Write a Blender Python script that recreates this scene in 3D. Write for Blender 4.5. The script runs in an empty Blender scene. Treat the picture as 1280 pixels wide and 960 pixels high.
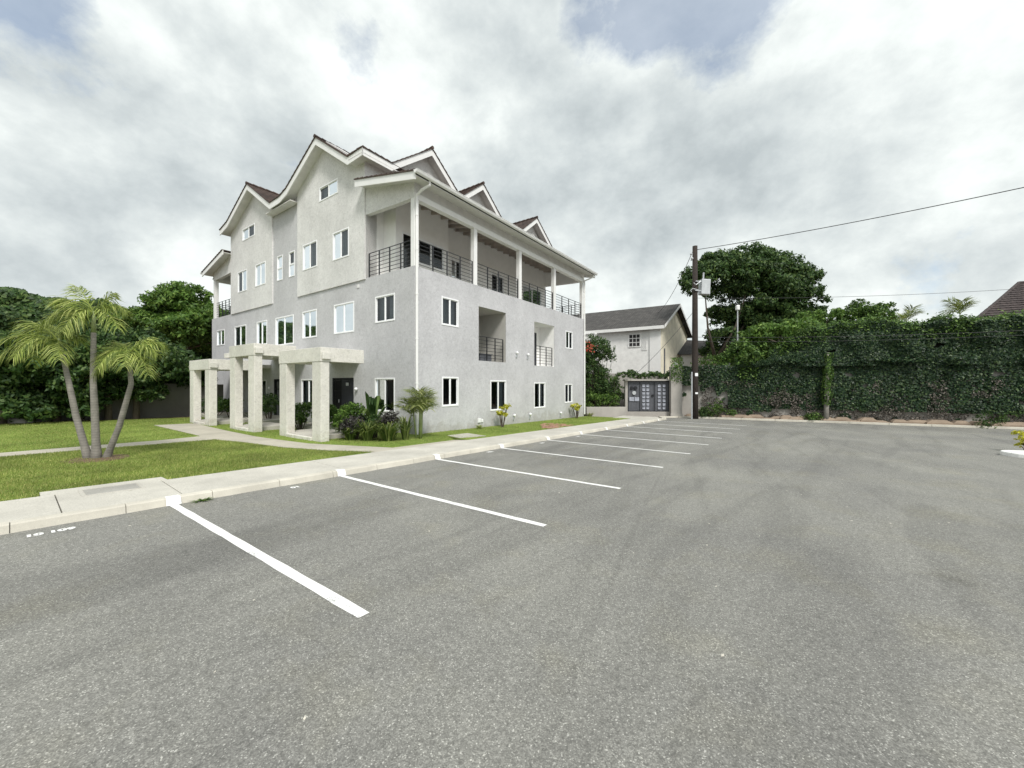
import bpy, bmesh, math, random
import numpy as np
from mathutils import Vector, Matrix
from mathutils.geometry import tessellate_polygon
random.seed(7); rng = np.random.default_rng(11)
scene = bpy.context.scene; COL = scene.collection
R_ = math.radians

# ------------------------------------------------------------------ frames
KX, KY = 0.6102, 0.7923            # direction of the kerb
SL = 0.0222                        # the whole site falls gently along it
def gz(x, y, up=0.0): return -SL*(KX*x + KY*y) + up
def kp(s, p, up=0.0):              # kerb frame -> world
    x = s*KX - p*KY; y = s*KY + p*KX
    return (x, y, gz(x, y, up))
BA = math.atan2(0.81485, 0.57967)  # building axis u
BC = (-3.712, 14.696)
def bw(u, w, z=None):
    c, s = math.cos(BA), math.sin(BA)
    x = BC[0]+c*u-s*w; y = BC[1]+s*u+c*w
    return (x, y, gz(x, y) if z is None else z)

# ------------------------------------------------------------------ materials
def mat(name):
    m = bpy.data.materials.new(name); m.use_nodes = True
    nt = m.node_tree; b = nt.nodes['Principled BSDF']
    return m, nt, b
def N(nt, t, **kw):
    n = nt.nodes.new(t)
    for k, v in kw.items():
        if k in n.inputs.keys(): n.inputs[k].default_value = v
        else: setattr(n, k, v)
    return n
def ramp(nt, stops, fac=None):
    r = nt.nodes.new('ShaderNodeValToRGB'); e = r.color_ramp.elements
    while len(e) < len(stops): e.new(0.5)
    for i, (p, c) in enumerate(stops):
        e[i].position = p; e[i].color = (c[0], c[1], c[2], 1) if not isinstance(c, (int, float)) else (c, c, c, 1)
    if fac is not None: nt.links.new(fac, r.inputs[0])
    return r
def coords(nt, scale=(1, 1, 1), rot=(0, 0, 0)):
    tc = nt.nodes.new('ShaderNodeTexCoord'); mp = nt.nodes.new('ShaderNodeMapping')
    mp.inputs['Rotation'].default_value = rot; nt.links.new(tc.outputs['Object'], mp.inputs[0])      # rotate first, then stretch
    m2 = nt.nodes.new('ShaderNodeMapping'); m2.inputs['Scale'].default_value = scale; nt.links.new(mp.outputs[0], m2.inputs[0]); return m2.outputs[0]
def noise(nt, vec, scale, detail=4, rough=0.55, dist=0.0):
    n = N(nt, 'ShaderNodeTexNoise'); n.inputs['Scale'].default_value = scale; n.inputs['Detail'].default_value = detail
    n.inputs['Roughness'].default_value = rough; n.inputs['Distortion'].default_value = dist
    nt.links.new(vec, n.inputs['Vector']); return n.outputs['Fac']
def mixc(nt, a, b, fac, mode='MIX'):
    m = nt.nodes.new('ShaderNodeMix'); m.data_type = 'RGBA'; m.blend_type = mode
    for s, v in ((6, a), (7, b)):
        if isinstance(v, (tuple, list)): m.inputs[s].default_value = (v[0], v[1], v[2], 1)
        else: nt.links.new(v, m.inputs[s])
    if isinstance(fac, (int, float)): m.inputs[0].default_value = fac
    else: nt.links.new(fac, m.inputs[0])
    return m.outputs[2]
def bump(nt, b, h, strength=0.3, dist=0.01):
    n = nt.nodes.new('ShaderNodeBump'); n.inputs['Strength'].default_value = strength; n.inputs['Distance'].default_value = dist
    nt.links.new(h, n.inputs['Height']); nt.links.new(n.outputs[0], b.inputs['Normal'])
def plain(name, c, rough=0.6, metal=0.0, var=0.06, scale=3.0):
    m, nt, b = mat(name); v = coords(nt)
    f = noise(nt, v, scale, 5)
    lo = tuple(x*(1-var*2) for x in c); hi = tuple(min(1, x*(1+var*2)) for x in c)
    r = ramp(nt, [(0.3, lo), (0.7, hi)], f); nt.links.new(r.outputs[0], b.inputs['Base Color'])
    b.inputs['Roughness'].default_value = rough; b.inputs['Metallic'].default_value = metal
    return m
def stucco(name, c, c2, bs=0.5):
    m, nt, b = mat(name); v = coords(nt)
    big = noise(nt, v, 0.5, 5, 0.6); mid = noise(nt, v, 5.5, 5, 0.7, 1.2)
    vs = coords(nt, (2.5, 2.5, 0.25)); st = noise(nt, vs, 1.3, 4, 0.6)
    a = mixc(nt, c, c2, ramp(nt, [(0.35, 0.0), (0.65, 1.0)], mid).outputs[0])
    a = mixc(nt, a, ramp(nt, [(0.3, 0.84), (0.7, 1.07)], big).outputs[0], 0.9, 'MULTIPLY')
    a = mixc(nt, a, ramp(nt, [(0.25, 0.90), (0.6, 1.0)], st).outputs[0], 0.35, 'MULTIPLY')
    a = mixc(nt, a, ramp(nt, [(0.38, 0.84), (0.5, 1.0), (0.66, 1.06)], noise(nt, v, 9.0, 5, 0.75, 1.5)).outputs[0], 0.9, 'MULTIPLY')
    nt.links.new(a, b.inputs['Base Color']); b.inputs['Roughness'].default_value = 0.92
    b.inputs['Specular IOR Level'].default_value = 0.2
    sx = nt.nodes.new('ShaderNodeSeparateXYZ'); nt.links.new(v, sx.inputs[0])
    n1 = noise(nt, v, 2.3, 6, .7, .8); ad = N(nt, 'ShaderNodeMath', operation='MULTIPLY_ADD'); nt.links.new(sx.outputs[2], ad.inputs[0]); ad.inputs[1].default_value = -.42; nt.links.new(n1, ad.inputs[2])
    a = mixc(nt, a, (.80, .78, .74), ramp(nt, [(.42, 0.0), (.56, .8)], ad.outputs[0]).outputs[0], 'MULTIPLY')
    nt.links.new(a, b.inputs['Base Color'])
    fine = noise(nt, v, 22.0, 4, 0.7, 0.4)
    bump(nt, b, fine, bs, 0.02); return m
def foliage(name, c1, c2, c3=None, trans=0.3, rough=0.55):
    m, nt, b = mat(name)
    g = nt.nodes.new('ShaderNodeNewGeometry')
    st = [(0.0, c1), (0.65, c2), (1.0, c3 or c2)]
    r = ramp(nt, st, g.outputs['Random Per Island'])
    v = coords(nt); f = noise(nt, v, 0.9, 3)
    a = mixc(nt, r.outputs[0], ramp(nt, [(0.35, 0.7), (0.65, 1.25)], f).outputs[0], 0.8, 'MULTIPLY')
    nt.links.new(a, b.inputs['Base Color']); b.inputs['Roughness'].default_value = rough
    b.inputs['Specular IOR Level'].default_value = 0.35
    t = nt.nodes.new('ShaderNodeBsdfTranslucent'); nt.links.new(a, t.inputs[0])
    mx = nt.nodes.new('ShaderNodeMixShader'); mx.inputs[0].default_value = trans
    nt.links.new(b.outputs[0], mx.inputs[1]); nt.links.new(t.outputs[0], mx.inputs[2])
    nt.links.new(mx.outputs[0], nt.nodes['Material Output'].inputs[0]); return m

def asphalt():
    m, nt, b = mat('asphalt'); v = coords(nt)
    vo = N(nt, 'ShaderNodeTexVoronoi'); vo.inputs['Scale'].default_value = 150; nt.links.new(v, vo.inputs['Vector'])
    sx = nt.nodes.new('ShaderNodeSeparateColor'); nt.links.new(vo.outputs['Color'], sx.inputs[0])
    st = ramp(nt, [(0.0, (.155, .155, .146)), (0.45, (.21, .21, .197)), (0.80, (.262, .262, .246)), (0.95, (.32, .32, .30)), (0.99, (.50, .50, .47))], sx.outputs[0])
    mid = noise(nt, v, 28, 3, 0.7)
    a = mixc(nt, st.outputs[0], ramp(nt, [(0.3, 0.7), (0.7, 1.25)], mid).outputs[0], 0.7, 'MULTIPLY')
    big = noise(nt, v, 0.35, 5, 0.6, 0.5)
    a = mixc(nt, a, ramp(nt, [(0.3, (.80, .80, .81)), (0.7, (1.13, 1.13, 1.10))], big).outputs[0], 0.9, 'MULTIPLY')
    # worn wheel paths that run with the bays
    vs = coords(nt, (0.22, 1.5, 1), (0, 0, -math.atan2(KY, KX)+0.08)); tr = noise(nt, vs, 0.7, 3, 0.5, 1.0)
    a = mixc(nt, a, ramp(nt, [(0.38, (.83, .83, .835)), (0.5, 1.0), (0.75, 1.06)], tr).outputs[0], 0.8, 'MULTIPLY')
    vs2 = coords(nt, (.14, 2.4, 1), (0, 0, -math.atan2(KY, KX)-.22)); tr2 = noise(nt, vs2, .5, 2, .45, 2.2)
    a = mixc(nt, a, ramp(nt, [(0.34, .82), (0.44, 1.0)], tr2).outputs[0], 0.45, 'MULTIPLY')
    sp_ = noise(nt, v, 1.7, 2, .4); a = mixc(nt, a, (.86, .86, .86), ramp(nt, [(0.70, 0.0), (0.76, 1.0)], sp_).outputs[0], 'MULTIPLY')
    a = mixc(nt, a, (1.01, 1.0, .985), 1.0, 'MULTIPLY')
    # sparse dropped-sediment tint
    ye = noise(nt, v, 1.1, 4, 0.6); a = mixc(nt, a, (1.04, 1.02, .94), ramp(nt, [(0.52, 0.0), (0.72, 0.8)], ye).outputs[0], 'MULTIPLY')
    nt.links.new(a, b.inputs['Base Color']); b.inputs['Roughness'].default_value = 0.9; b.inputs['Specular IOR Level'].default_value = 0.25
    bump(nt, b, sx.outputs[1], 0.35, 0.004); return m
def concrete(name, c, rough=0.9, sc=1.0, speck=0.25):
    m, nt, b = mat(name); v = coords(nt)
    big = noise(nt, v, 0.8*sc, 6, 0.65); fine = noise(nt, v, 60*sc, 3, 0.8)
    a = mixc(nt, c, ramp(nt, [(0.3, 0.72), (0.7, 1.12)], big).outputs[0], 0.8, 'MULTIPLY')
    a = mixc(nt, a, ramp(nt, [(0.3, 1-speck), (0.7, 1+speck)], fine).outputs[0], 0.9, 'MULTIPLY')
    st = noise(nt, v, 3.0, 6, 0.75, 1.0); a = mixc(nt, a, (.62, .6, .55), ramp(nt, [(0.62, 0.0), (0.72, 0.6)], st).outputs[0], 'MULTIPLY')
    nt.links.new(a, b.inputs['Base Color']); b.inputs['Roughness'].default_value = rough; b.inputs['Specular IOR Level'].default_value = 0.2
    bump(nt, b, fine, 0.3, 0.006); return m
def wornpaint():
    m, nt, b = mat('road_paint'); v = coords(nt)
    f = noise(nt, v, 55, 4, .75); g = noise(nt, v, 3.0, 4, .6)
    ad = nt.nodes.new('ShaderNodeMath'); ad.operation = 'ADD'; nt.links.new(f, ad.inputs[0]); nt.links.new(g, ad.inputs[1])
    a = mixc(nt, (.30, .30, .29), (.80, .80, .78), ramp(nt, [(.36, 0.0), (.43, 1.0)], N(nt, 'ShaderNodeMath', operation='MULTIPLY').outputs[0]).outputs[0])
    ml = [n for n in nt.nodes if n.bl_idname == 'ShaderNodeMath'][-1]; ml.inputs[1].default_value = .5; nt.links.new(ad.outputs[0], ml.inputs[0])
    nt.links.new(a, b.inputs['Base Color']); b.inputs['Roughness'].default_value = .75; bump(nt, b, f, .3, .004); return m
def lawnmat():
    m, nt, b = mat('lawn'); v = coords(nt)
    big = noise(nt, v, 0.5, 5, 0.6); fine = noise(nt, v, 45, 4, 0.8); md = noise(nt, v, 5, 4, 0.7)
    a = mixc(nt, (.13, .20, .037), (.235, .32, .07), ramp(nt, [(0.35, 0.0), (0.65, 1.0)], big).outputs[0])
    a = mixc(nt, a, (.32, .31, .11), ramp(nt, [(0.5, 0.0), (0.8, 0.8)], md).outputs[0])
    a = mixc(nt, a, ramp(nt, [(0.3, 0.5), (0.7, 1.4)], fine).outputs[0], 0.8, 'MULTIPLY')
    nt.links.new(a, b.inputs['Base Color']); b.inputs['Roughness'].default_value = 0.95; b.inputs['Specular IOR Level'].default_value = 0.1
    bump(nt, b, fine, 0.6, 0.03); return m
def rooftile(name, c1, c2, along, sc=1.0):
    m, nt, b = mat(name); v = coords(nt, (sc, sc, sc))
    br = N(nt, 'ShaderNodeTexBrick'); br.inputs['Scale'].default_value = 1.0
    br.inputs['Brick Width'].default_value = 0.33; br.inputs['Row Height'].default_value = 0.3; br.inputs['Mortar Size'].default_value = 0.02
    br.inputs['Color1'].default_value = (*c1, 1); br.inputs['Color2'].default_value = (*c2, 1); br.inputs['Mortar'].default_value = (c1[0]*.3, c1[1]*.3, c1[2]*.3, 1)
    sp = nt.nodes.new('ShaderNodeSeparateXYZ'); cb = nt.nodes.new('ShaderNodeCombineXYZ'); nt.links.new(v, sp.inputs[0])
    ax = {'x': 0, 'y': 1}[along]
    nt.links.new(sp.outputs[ax], cb.inputs[0])
    ml = N(nt, 'ShaderNodeMath', operation='MULTIPLY'); ml.inputs[1].default_value = 1.25
    nt.links.new(sp.outputs[1-ax], ml.inputs[0]); nt.links.new(ml.outputs[0], cb.inputs[1])
    nt.links.new(cb.outputs[0], br.inputs['Vector'])
    f = noise(nt, v, 2.0, 5); a = mixc(nt, br.outputs[0], ramp(nt, [(0.3, 0.65), (0.7, 1.3)], f).outputs[0], 0.8, 'MULTIPLY')
    nt.links.new(a, b.inputs['Base Color']); b.inputs['Roughness'].default_value = 0.85
    bump(nt, b, br.outputs[1], -0.6, 0.03); return m
def glassmat():
    m, nt, b = mat('window_glass')
    g = N(nt, 'ShaderNodeBsdfGlossy'); g.inputs['Roughness'].default_value = 0.03; g.inputs['Color'].default_value = (.70, .75, .79, 1)
    t = N(nt, 'ShaderNodeBsdfTransparent'); t.inputs['Color'].default_value = (.62, .67, .70, 1)
    lw = N(nt, 'ShaderNodeFresnel'); lw.inputs['IOR'].default_value = 1.65
    mx = nt.nodes.new('ShaderNodeMixShader'); nt.links.new(lw.outputs[0], mx.inputs[0])
    nt.links.new(t.outputs[0], mx.inputs[1]); nt.links.new(g.outputs[0], mx.inputs[2])
    nt.links.new(mx.outputs[0], nt.nodes['Material Output'].inputs[0]); return m
def barkmat(name, c1, c2, ring=0.0):
    m, nt, b = mat(name); v = coords(nt, (1, 1, 0.35) if not ring else (1, 1, 1)); f = noise(nt, v, 14 if not ring else 5, 6, 0.7)
    a = ramp(nt, [(0.3, c1), (0.7, c2)], f).outputs[0]
    if ring:
        w = N(nt, 'ShaderNodeTexWave', bands_direction='Z'); w.inputs['Scale'].default_value = ring; w.inputs['Distortion'].default_value = 2.5; w.inputs['Detail'].default_value = 2
        nt.links.new(coords(nt), w.inputs[0]); a = mixc(nt, a, ramp(nt, [(0.0, .62), (0.35, 1.0)], w.outputs[1]).outputs[0], 0.5, 'MULTIPLY')
    nt.links.new(a, b.inputs['Base Color']); b.inputs['Roughness'].default_value = 0.9; bump(nt, b, f, 0.5, 0.02); return m

M = dict(
 asphalt=asphalt(), lawn=lawnmat(), glass=glassmat(),
 pave=concrete('pavement_concrete', (.54, .52, .465)), kerb=concrete('kerb_concrete', (.60, .57, .495), sc=1.6, speck=.12),
 path=concrete('path_concrete', (.47, .44, .37)), slab=concrete('plain_concrete', (.5, .48, .43)), soil=concrete('soil', (.16, .11, .075), speck=.5),
 brick=concrete('brick_rubble', (.45, .27, .2), speck=.4), sitewall=concrete('wall_render', (.42, .40, .37), sc=.7, speck=.08), rock=concrete('rocky_base', (.30, .235, .18), sc=1.5, speck=.3),
 grey=stucco('grey_stucco', (.51, .51, .525), (.575, .575, .59)), light=stucco('pale_stucco', (.67, .665, .655), (.76, .755, .745)),
 inner=plain('white_render', (.88, .875, .86), .85, var=.02), porch=stucco('cream_stucco', (.70, .68, .62), (.76, .74, .69), .8),
 white=plain('white_paint', (.80, .80, .79), .45, var=.02), upvc=plain('window_white', (.86, .87, .88), .3, var=.01),
 soffit=plain('soffit_boards', (.66, .65, .63), .7, var=.04), rafter=plain('rafter_wood', (.43, .375, .335), .8, var=.1), ceil=plain('ceiling_boards', (.42, .385, .355), .8, var=.12, scale=6),
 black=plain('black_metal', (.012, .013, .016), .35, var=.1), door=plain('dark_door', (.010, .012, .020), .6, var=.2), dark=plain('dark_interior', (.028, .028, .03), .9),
 curtain=plain('curtain', (.42, .44, .45), .9, var=.08, scale=9), roof=rooftile('brown_roof_tiles_u', (.092, .060, .048), (.052, .036, .031), 'x'),
 roof2=rooftile('brown_roof_tiles_w', (.092, .060, .048), (.052, .036, .031), 'y'),
 paint=wornpaint(), galv=plain('galvanised_grey', (.5, .52, .54), .45, .3), pole=barkmat('creosoted_wood', (.018, .013, .011), (.045, .034, .028)),
 wire=plain('cable_black', (.03, .03, .032), .6), gate=plain('grey_gate_paint', (.10, .105, .12), .5), box=plain('mailbox_grey', (.36, .38, .44), .4, var=.15),
 bark=barkmat('bark', (.05, .04, .03), (.13, .105, .08)), palmbark=barkmat('palm_bark', (.15, .14, .125), (.29, .27, .24), 5.0), shaft=plain('crownshaft_green', (.22, .27, .11), .5, var=.15),
 leafD=foliage('leaf_dark', (.020, .050, .013), (.062, .125, .032), (.15, .22, .06)),
 leafM=foliage('leaf_mid', (.030, .070, .014), (.085, .165, .032), (.18, .28, .06)),
 leafB=foliage('leaf_bright', (.045, .10, .016), (.11, .21, .035), (.22, .33, .07)),
 ivy=foliage('ivy_leaf', (.009, .027, .013), (.028, .064, .026), (.10, .155, .055), .2, .5),
 dry=foliage('dry_vine_leaf', (.035, .03, .024), (.085, .074, .06), (.25, .22, .19), .1),
 purple=foliage('purple_leaf', (.020, .018, .018), (.05, .045, .042), (.11, .11, .095), .15),
 grassy=foliage('strap_leaf', (.05, .09, .02), (.13, .19, .045), (.32, .36, .12)),
 yellow=foliage('yellow_leaf', (.35, .36, .03), (.62, .60, .06), (.75, .72, .16)),
 frond=foliage('frond_leaf', (.09, .14, .025), (.30, .37, .075), (.58, .62, .22), .3),
 frondP=foliage('areca_frond', (.14, .19, .05), (.32, .38, .12), (.6, .6, .28), .35),
 red=foliage('red_flower', (.35, .03, .02), (.6, .10, .06), (.65, .2, .12)),
 blade=foliage('grass_blade', (.16, .22, .045), (.31, .38, .10), (.50, .48, .18), .35),
 shingle=rooftile('grey_shingles', (.085, .08, .075), (.055, .052, .05), 'x'), tileR=rooftile('dark_purple_tiles', (.075, .058, .055), (.055, .043, .043), 'x', 1.0),
 creamwall=plain('cream_house_wall', (.80, .755, .61), .9, var=.08, scale=1.2), palewall=plain('pale_house_wall', (.80, .80, .785), .9, var=.04), shadegrey=plain('khaki_render', (.46, .45, .42), .9, var=.03), shadewall=concrete('shade_darkened_wall', (.17, .165, .155), sc=.8, speck=.12), stain=concrete('damp_stain', (.36, .35, .32)),
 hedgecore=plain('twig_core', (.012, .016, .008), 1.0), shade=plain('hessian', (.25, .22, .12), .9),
)

# ------------------------------------------------------------------ object helpers
def tag(o, label=None, cat=None, group=None, kind=None):
    if label: o['label'] = label
    if cat: o['category'] = cat
    if group: o['group'] = group
    if kind: o['kind'] = kind
    return o
def empty(name, loc=(0, 0, 0), rz=0.0, **kw):
    o = bpy.data.objects.new(name, None); COL.objects.link(o); o.location = loc; o.rotation_euler = (0, 0, rz)
    o.empty_display_size = .3
    return tag(o, **kw)
class MB:
    def __init__(s): s.v = []; s.f = []
    def add(s, vs, fs):
        n = len(s.v); s.v += [tuple(p) for p in vs]; s.f += [tuple(i+n for i in f) for f in fs]; return s
    def box(s, x0, x1, y0, y1, z0, z1, mp=None):
        P = [(x, y, z) for z in (z0, z1) for y in (y0, y1) for x in (x0, x1)]
        if mp: P = [mp(*p) for p in P]
        return s.add(P, [(0, 2, 3, 1), (4, 5, 7, 6), (0, 1, 5, 4), (2, 6, 7, 3), (0, 4, 6, 2), (1, 3, 7, 5)])
    def prism(s, poly, z0, z1, mp=None):        # poly in xy; z0/z1 numbers or functions
        n = len(poly); a = lambda z, x, y: z(x, y) if callable(z) else z
        P = [(x, y, a(z0, x, y)) for x, y in poly]+[(x, y, a(z1, x, y)) for x, y in poly]
        if mp: P = [mp(*p) for p in P]
        F = [tuple(range(n-1, -1, -1)), tuple(range(n, 2*n))]+[(i, (i+1) % n, (i+1) % n+n, i+n) for i in range(n)]
        return s.add(P, F)
    def tube(s, pts, rad, n=8, cap=True):
        pts = [Vector(p) for p in pts]; k = len(pts)
        if not hasattr(rad, '__len__'): rad = [rad]*k
        base = len(s.v); up = None
        for i, p in enumerate(pts):
            d = (pts[min(i+1, k-1)]-pts[max(i-1, 0)]).normalized()
            if up is None:
                up = d.cross(Vector((0, 0, 1)));
                if up.length < .05: up = d.cross(Vector((1, 0, 0)))
            up = (up-d*up.dot(d)).normalized(); b = d.cross(up)
            for j in range(n):
                a = 2*math.pi*j/n; s.v.append(tuple(p+(up*math.cos(a)+b*math.sin(a))*rad[i]))
        for i in range(k-1):
            for j in range(n):
                s.f.append((base+i*n+j, base+i*n+(j+1) % n, base+(i+1)*n+(j+1) % n, base+(i+1)*n+j))
        if cap:
            s.f.append(tuple(base+j for j in range(n))[::-1]); s.f.append(tuple(base+(k-1)*n+j for j in range(n)))
        return s
    def build(s, name, m, parent=None, bevel=0.0, smooth=False, **kw):
        me = bpy.data.meshes.new(name); me.from_pydata(s.v, [], s.f); me.update()
        bm = bmesh.new(); bm.from_mesh(me); bmesh.ops.recalc_face_normals(bm, faces=bm.faces)
        if bevel: bmesh.ops.bevel(bm, geom=[e for e in bm.edges if e.is_manifold and e.calc_face_angle(0) > .5], offset=bevel, segments=2, affect='EDGES', profile=.5)
        if smooth:
            for f in bm.faces: f.smooth = True
        bm.to_mesh(me); bm.free(); me.materials.append(m)
        o = bpy.data.objects.new(name, me); COL.objects.link(o)
        if parent: o.parent = parent
        return tag(o, **kw)
def npmesh(name, V, F, m, parent=None, **kw):        # V (n,3), F (k,3|4)
    me = bpy.data.meshes.new(name); k = F.shape[1]
    me.vertices.add(len(V)); me.vertices.foreach_set('co', np.ascontiguousarray(V, dtype=np.float32).ravel())
    me.loops.add(F.size); me.loops.foreach_set('vertex_index', F.astype(np.int32).ravel())
    me.polygons.add(len(F)); me.polygons.foreach_set('loop_start', np.arange(0, F.size, k, dtype=np.int32))
    me.update(calc_edges=True); me.materials.append(m)
    o = bpy.data.objects.new(name, me); COL.objects.link(o)
    if parent: o.parent = parent
    return tag(o, **kw)
def unit(a): return a/np.maximum(np.linalg.norm(a, axis=1, keepdims=True), 1e-6)
def leaves(name, P, D, size, m, parent=None, asp=.5, jit=.35, **kw):
    """P centres, D outward directions; each leaf a folded lozenge."""
    n = len(P); D = unit(D+rng.normal(0, .55, (n, 3)))
    ax = unit(np.cross(D, rng.normal(0, 1, (n, 3)))); ax[:, 2] -= .35; ax = unit(ax); side = unit(np.cross(D, ax))
    L = size*(1+rng.uniform(-jit, jit, n))[:, None]; W = L*asp
    nn = unit(np.cross(ax, side))
    V = np.stack([P-ax*L*.5, P+side*W*.5+nn*W*.15, P+ax*L*.5, P-side*W*.5+nn*W*.15], 1).reshape(-1, 3)
    F = np.arange(4*n).reshape(n, 4)
    return npmesh(name, V, F, m, parent, **kw)
def vnoise(x, y, seed=0):
    def h(i, j): return np.modf(np.abs(np.sin(i*127.1+j*311.7+seed*17.3)*43758.5453))[0]
    xi = np.floor(x); yi = np.floor(y); fx = x-xi; fy = y-yi; fx = fx*fx*(3-2*fx); fy = fy*fy*(3-2*fy)
    return (h(xi, yi)*(1-fx)+h(xi+1, yi)*fx)*(1-fy)+(h(xi, yi+1)*(1-fx)+h(xi+1, yi+1)*fx)*fy
def blob_pts(clumps, per):
    """leaf tufts spread over lumpy shells; clumps = [(centre, radius, squash)]"""
    P, D = [], []
    for c, r, sq in clumps:
        k = int(per*r*r); ns = max(5, int(17*(1+r*.9))); sd = unit(rng.normal(0, 1, (ns, 3))); sd[:, 2] = np.where(sd[:, 2] < -.45, -sd[:, 2]*.6, sd[:, 2]); sd = unit(sd)
        sc = sd*(r*(.50+.42*rng.random(ns)))[:, None]; idx = rng.integers(0, ns, k)
        d = unit(rng.normal(0, 1, (k, 3))+sd[idx]*.9); rr = r*.36*rng.random(k)**.55
        p = sc[idx]+d*rr[:, None]; p[:, 2] -= .10*r*rng.random(k); p[:, 2] *= sq
        P.append(p+np.array(c)); D.append(d)
    return np.concatenate(P), np.concatenate(D)
def sheet(name, poly, m, kind='structure', up=0.0, thick=.12, **kw):     # poly in kerb frame
    mb = MB(); pts = [kp(s, p) for s, p in poly]
    mb.prism([(x, y) for x, y, z in pts], lambda x, y: gz(x, y, up-thick), lambda x, y: gz(x, y, up))
    return mb.build(name, m, kind=kind, **kw)

# ------------------------------------------------------------------ camera, light, world
cam = bpy.data.cameras.new('camera'); co = bpy.data.objects.new('camera', cam); COL.objects.link(co)
co.location = (0, 0, 1.8); co.rotation_euler = (R_(90), 0, 0); cam.sensor_width = 36; cam.lens = 483/1280*36; cam.clip_end = 3000; cam.clip_start = .05
scene.camera = co
SKY_OFF = (1.2, 9.4, 2.3)
SUN_DIR = Vector((.34, -.85, 1.05)).normalized()
sl = bpy.data.lights.new('sun', 'SUN'); so = bpy.data.objects.new('sun', sl); COL.objects.link(so)
sl.energy = 1.9; sl.angle = R_(16); sl.color = (1, .965, .91); so.rotation_euler = SUN_DIR.to_track_quat('Z', 'Y').to_euler(); so.location = (10, -10, 30)
w = bpy.data.worlds.new('World'); scene.world = w; w.use_nodes = True; nt = w.node_tree; nt.nodes.clear()
out = nt.nodes.new('ShaderNodeOutputWorld')
sky = nt.nodes.new('ShaderNodeTexSky'); sky.sky_type = 'NISHITA'; sky.sun_disc = False
sky.sun_elevation = math.asin(SUN_DIR.z); sky.sun_rotation = math.atan2(SUN_DIR.x, SUN_DIR.y)
b1 = nt.nodes.new('ShaderNodeBackground'); b1.inputs[1].default_value = .10; nt.links.new(sky.outputs[0], b1.inputs[0])
tc = nt.nodes.new('ShaderNodeTexCoord'); sp = nt.nodes.new('ShaderNodeSeparateXYZ'); nt.links.new(tc.outputs['Generated'], sp.inputs[0])
def mth(op, a, b=None, c=None):
    n = nt.nodes.new('ShaderNodeMath'); n.operation = op
    for i, v in enumerate((a, b, c)):
        if v is None: continue
        if isinstance(v, (int, float)): n.inputs[i].default_value = v
        else: nt.links.new(v, n.inputs[i])
    return n.outputs[0]
zz = mth('ADD', mth('MULTIPLY', mth('MAXIMUM', sp.outputs[2], 0.0), .55), .62)
cx = mth('DIVIDE', sp.outputs[0], zz); cy = mth('DIVIDE', sp.outputs[1], zz)
cb = nt.nodes.new('ShaderNodeCombineXYZ'); nt.links.new(cx, cb.inputs[0]); nt.links.new(cy, cb.inputs[1]); nt.links.new(mth('MULTIPLY', sp.outputs[2], .9), cb.inputs[2])
cv = nt.nodes.new('ShaderNodeMapping'); cv.inputs['Location'].default_value = SKY_OFF; cv.inputs['Rotation'].default_value = (0, 0, .35); cv.inputs['Scale'].default_value = (1, 1.0, 1.2); nt.links.new(cb.outputs[0], cv.inputs[0])
cover = noise(nt, cv.outputs[0], 2.4, 11, .62, .05)
puff = noise(nt, cv.outputs[0], 2.7, 13, .60, .06)
wide = noise(nt, cv.outputs[0], 1.25, 3, .5, .0)
sh = mth('ADD', mth('MULTIPLY', puff, .92), mth('MULTIPLY', wide, .08))
def mass(az, el, rad):          # soft patch of sky around a compass direction (azimuth from +y, elevation), degrees
    d = (math.sin(R_(az))*math.cos(R_(el)), math.cos(R_(az))*math.cos(R_(el)), math.sin(R_(el)))
    v = nt.nodes.new('ShaderNodeVectorMath'); v.operation = 'DOT_PRODUCT'; v.inputs[1].default_value = d; nt.links.new(tc.outputs['Generated'], v.inputs[0])
    c0 = math.cos(R_(rad)); return mth('POWER', mth('MAXIMUM', mth('DIVIDE', mth('SUBTRACT', v.outputs['Value'], c0), 1-c0), 0.0), 1.3)
for az, el, rad, amt in ((6, 34, 24, -.11), (22, 30, 18, -.09), (-36, 26, 26, -.06), (-55, 14, 22, -.04), (28, 41, 24, .075), (44, 28, 26, .01), (30, 20, 14, -.05), (-54, 31, 14, .07), (2, 24, 12, .03), (10, 44, 16, .09), (-18, 42, 20, .04), (50, 13, 20, .0), (0, 8, 30, .02), (-50, 6, 24, .02), (-30, 48, 20, .03)):
    sh = mth('ADD', sh, mth('MULTIPLY', mass(az, el, rad), amt))
for az, el, rad, amt in ((14, 44.5, 9, .34), (28, 41, 10, .30), (-53, 31.5, 10, .26), (-21, 40, 9, .24), (46, 33, 12, -.06), (90, 50, 40, .2), (180, 60, 50, .15)):
    cover = mth('SUBTRACT', cover, mth('MULTIPLY', mass(az, el, rad), amt))
cc = ramp(nt, [(.28, (.30, .332, .342)), (.37, (.375, .408, .414)), (.45, (.45, .482, .48)), (.54, (.55, .58, .568)), (.64, (.64, .665, .65))], sh)
b2 = nt.nodes.new('ShaderNodeBackground'); nt.links.new(cc.outputs[0], b2.inputs[0]); b2.inputs[1].default_value = 1.0
mk = ramp(nt, [(.24, .42), (.36, 1.0)], cover)
mx = nt.nodes.new('ShaderNodeMixShader'); nt.links.new(mk.outputs[0], mx.inputs[0]); nt.links.new(b1.outputs[0], mx.inputs[1]); nt.links.new(b2.outputs[0], mx.inputs[2])
nt.links.new(mx.outputs[0], out.inputs[0])
vs = scene.view_settings; vs.view_transform = 'Standard'; vs.look = 'None'; vs.gamma = 1; vs.exposure = .80; vs.use_curve_mapping = False

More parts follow.
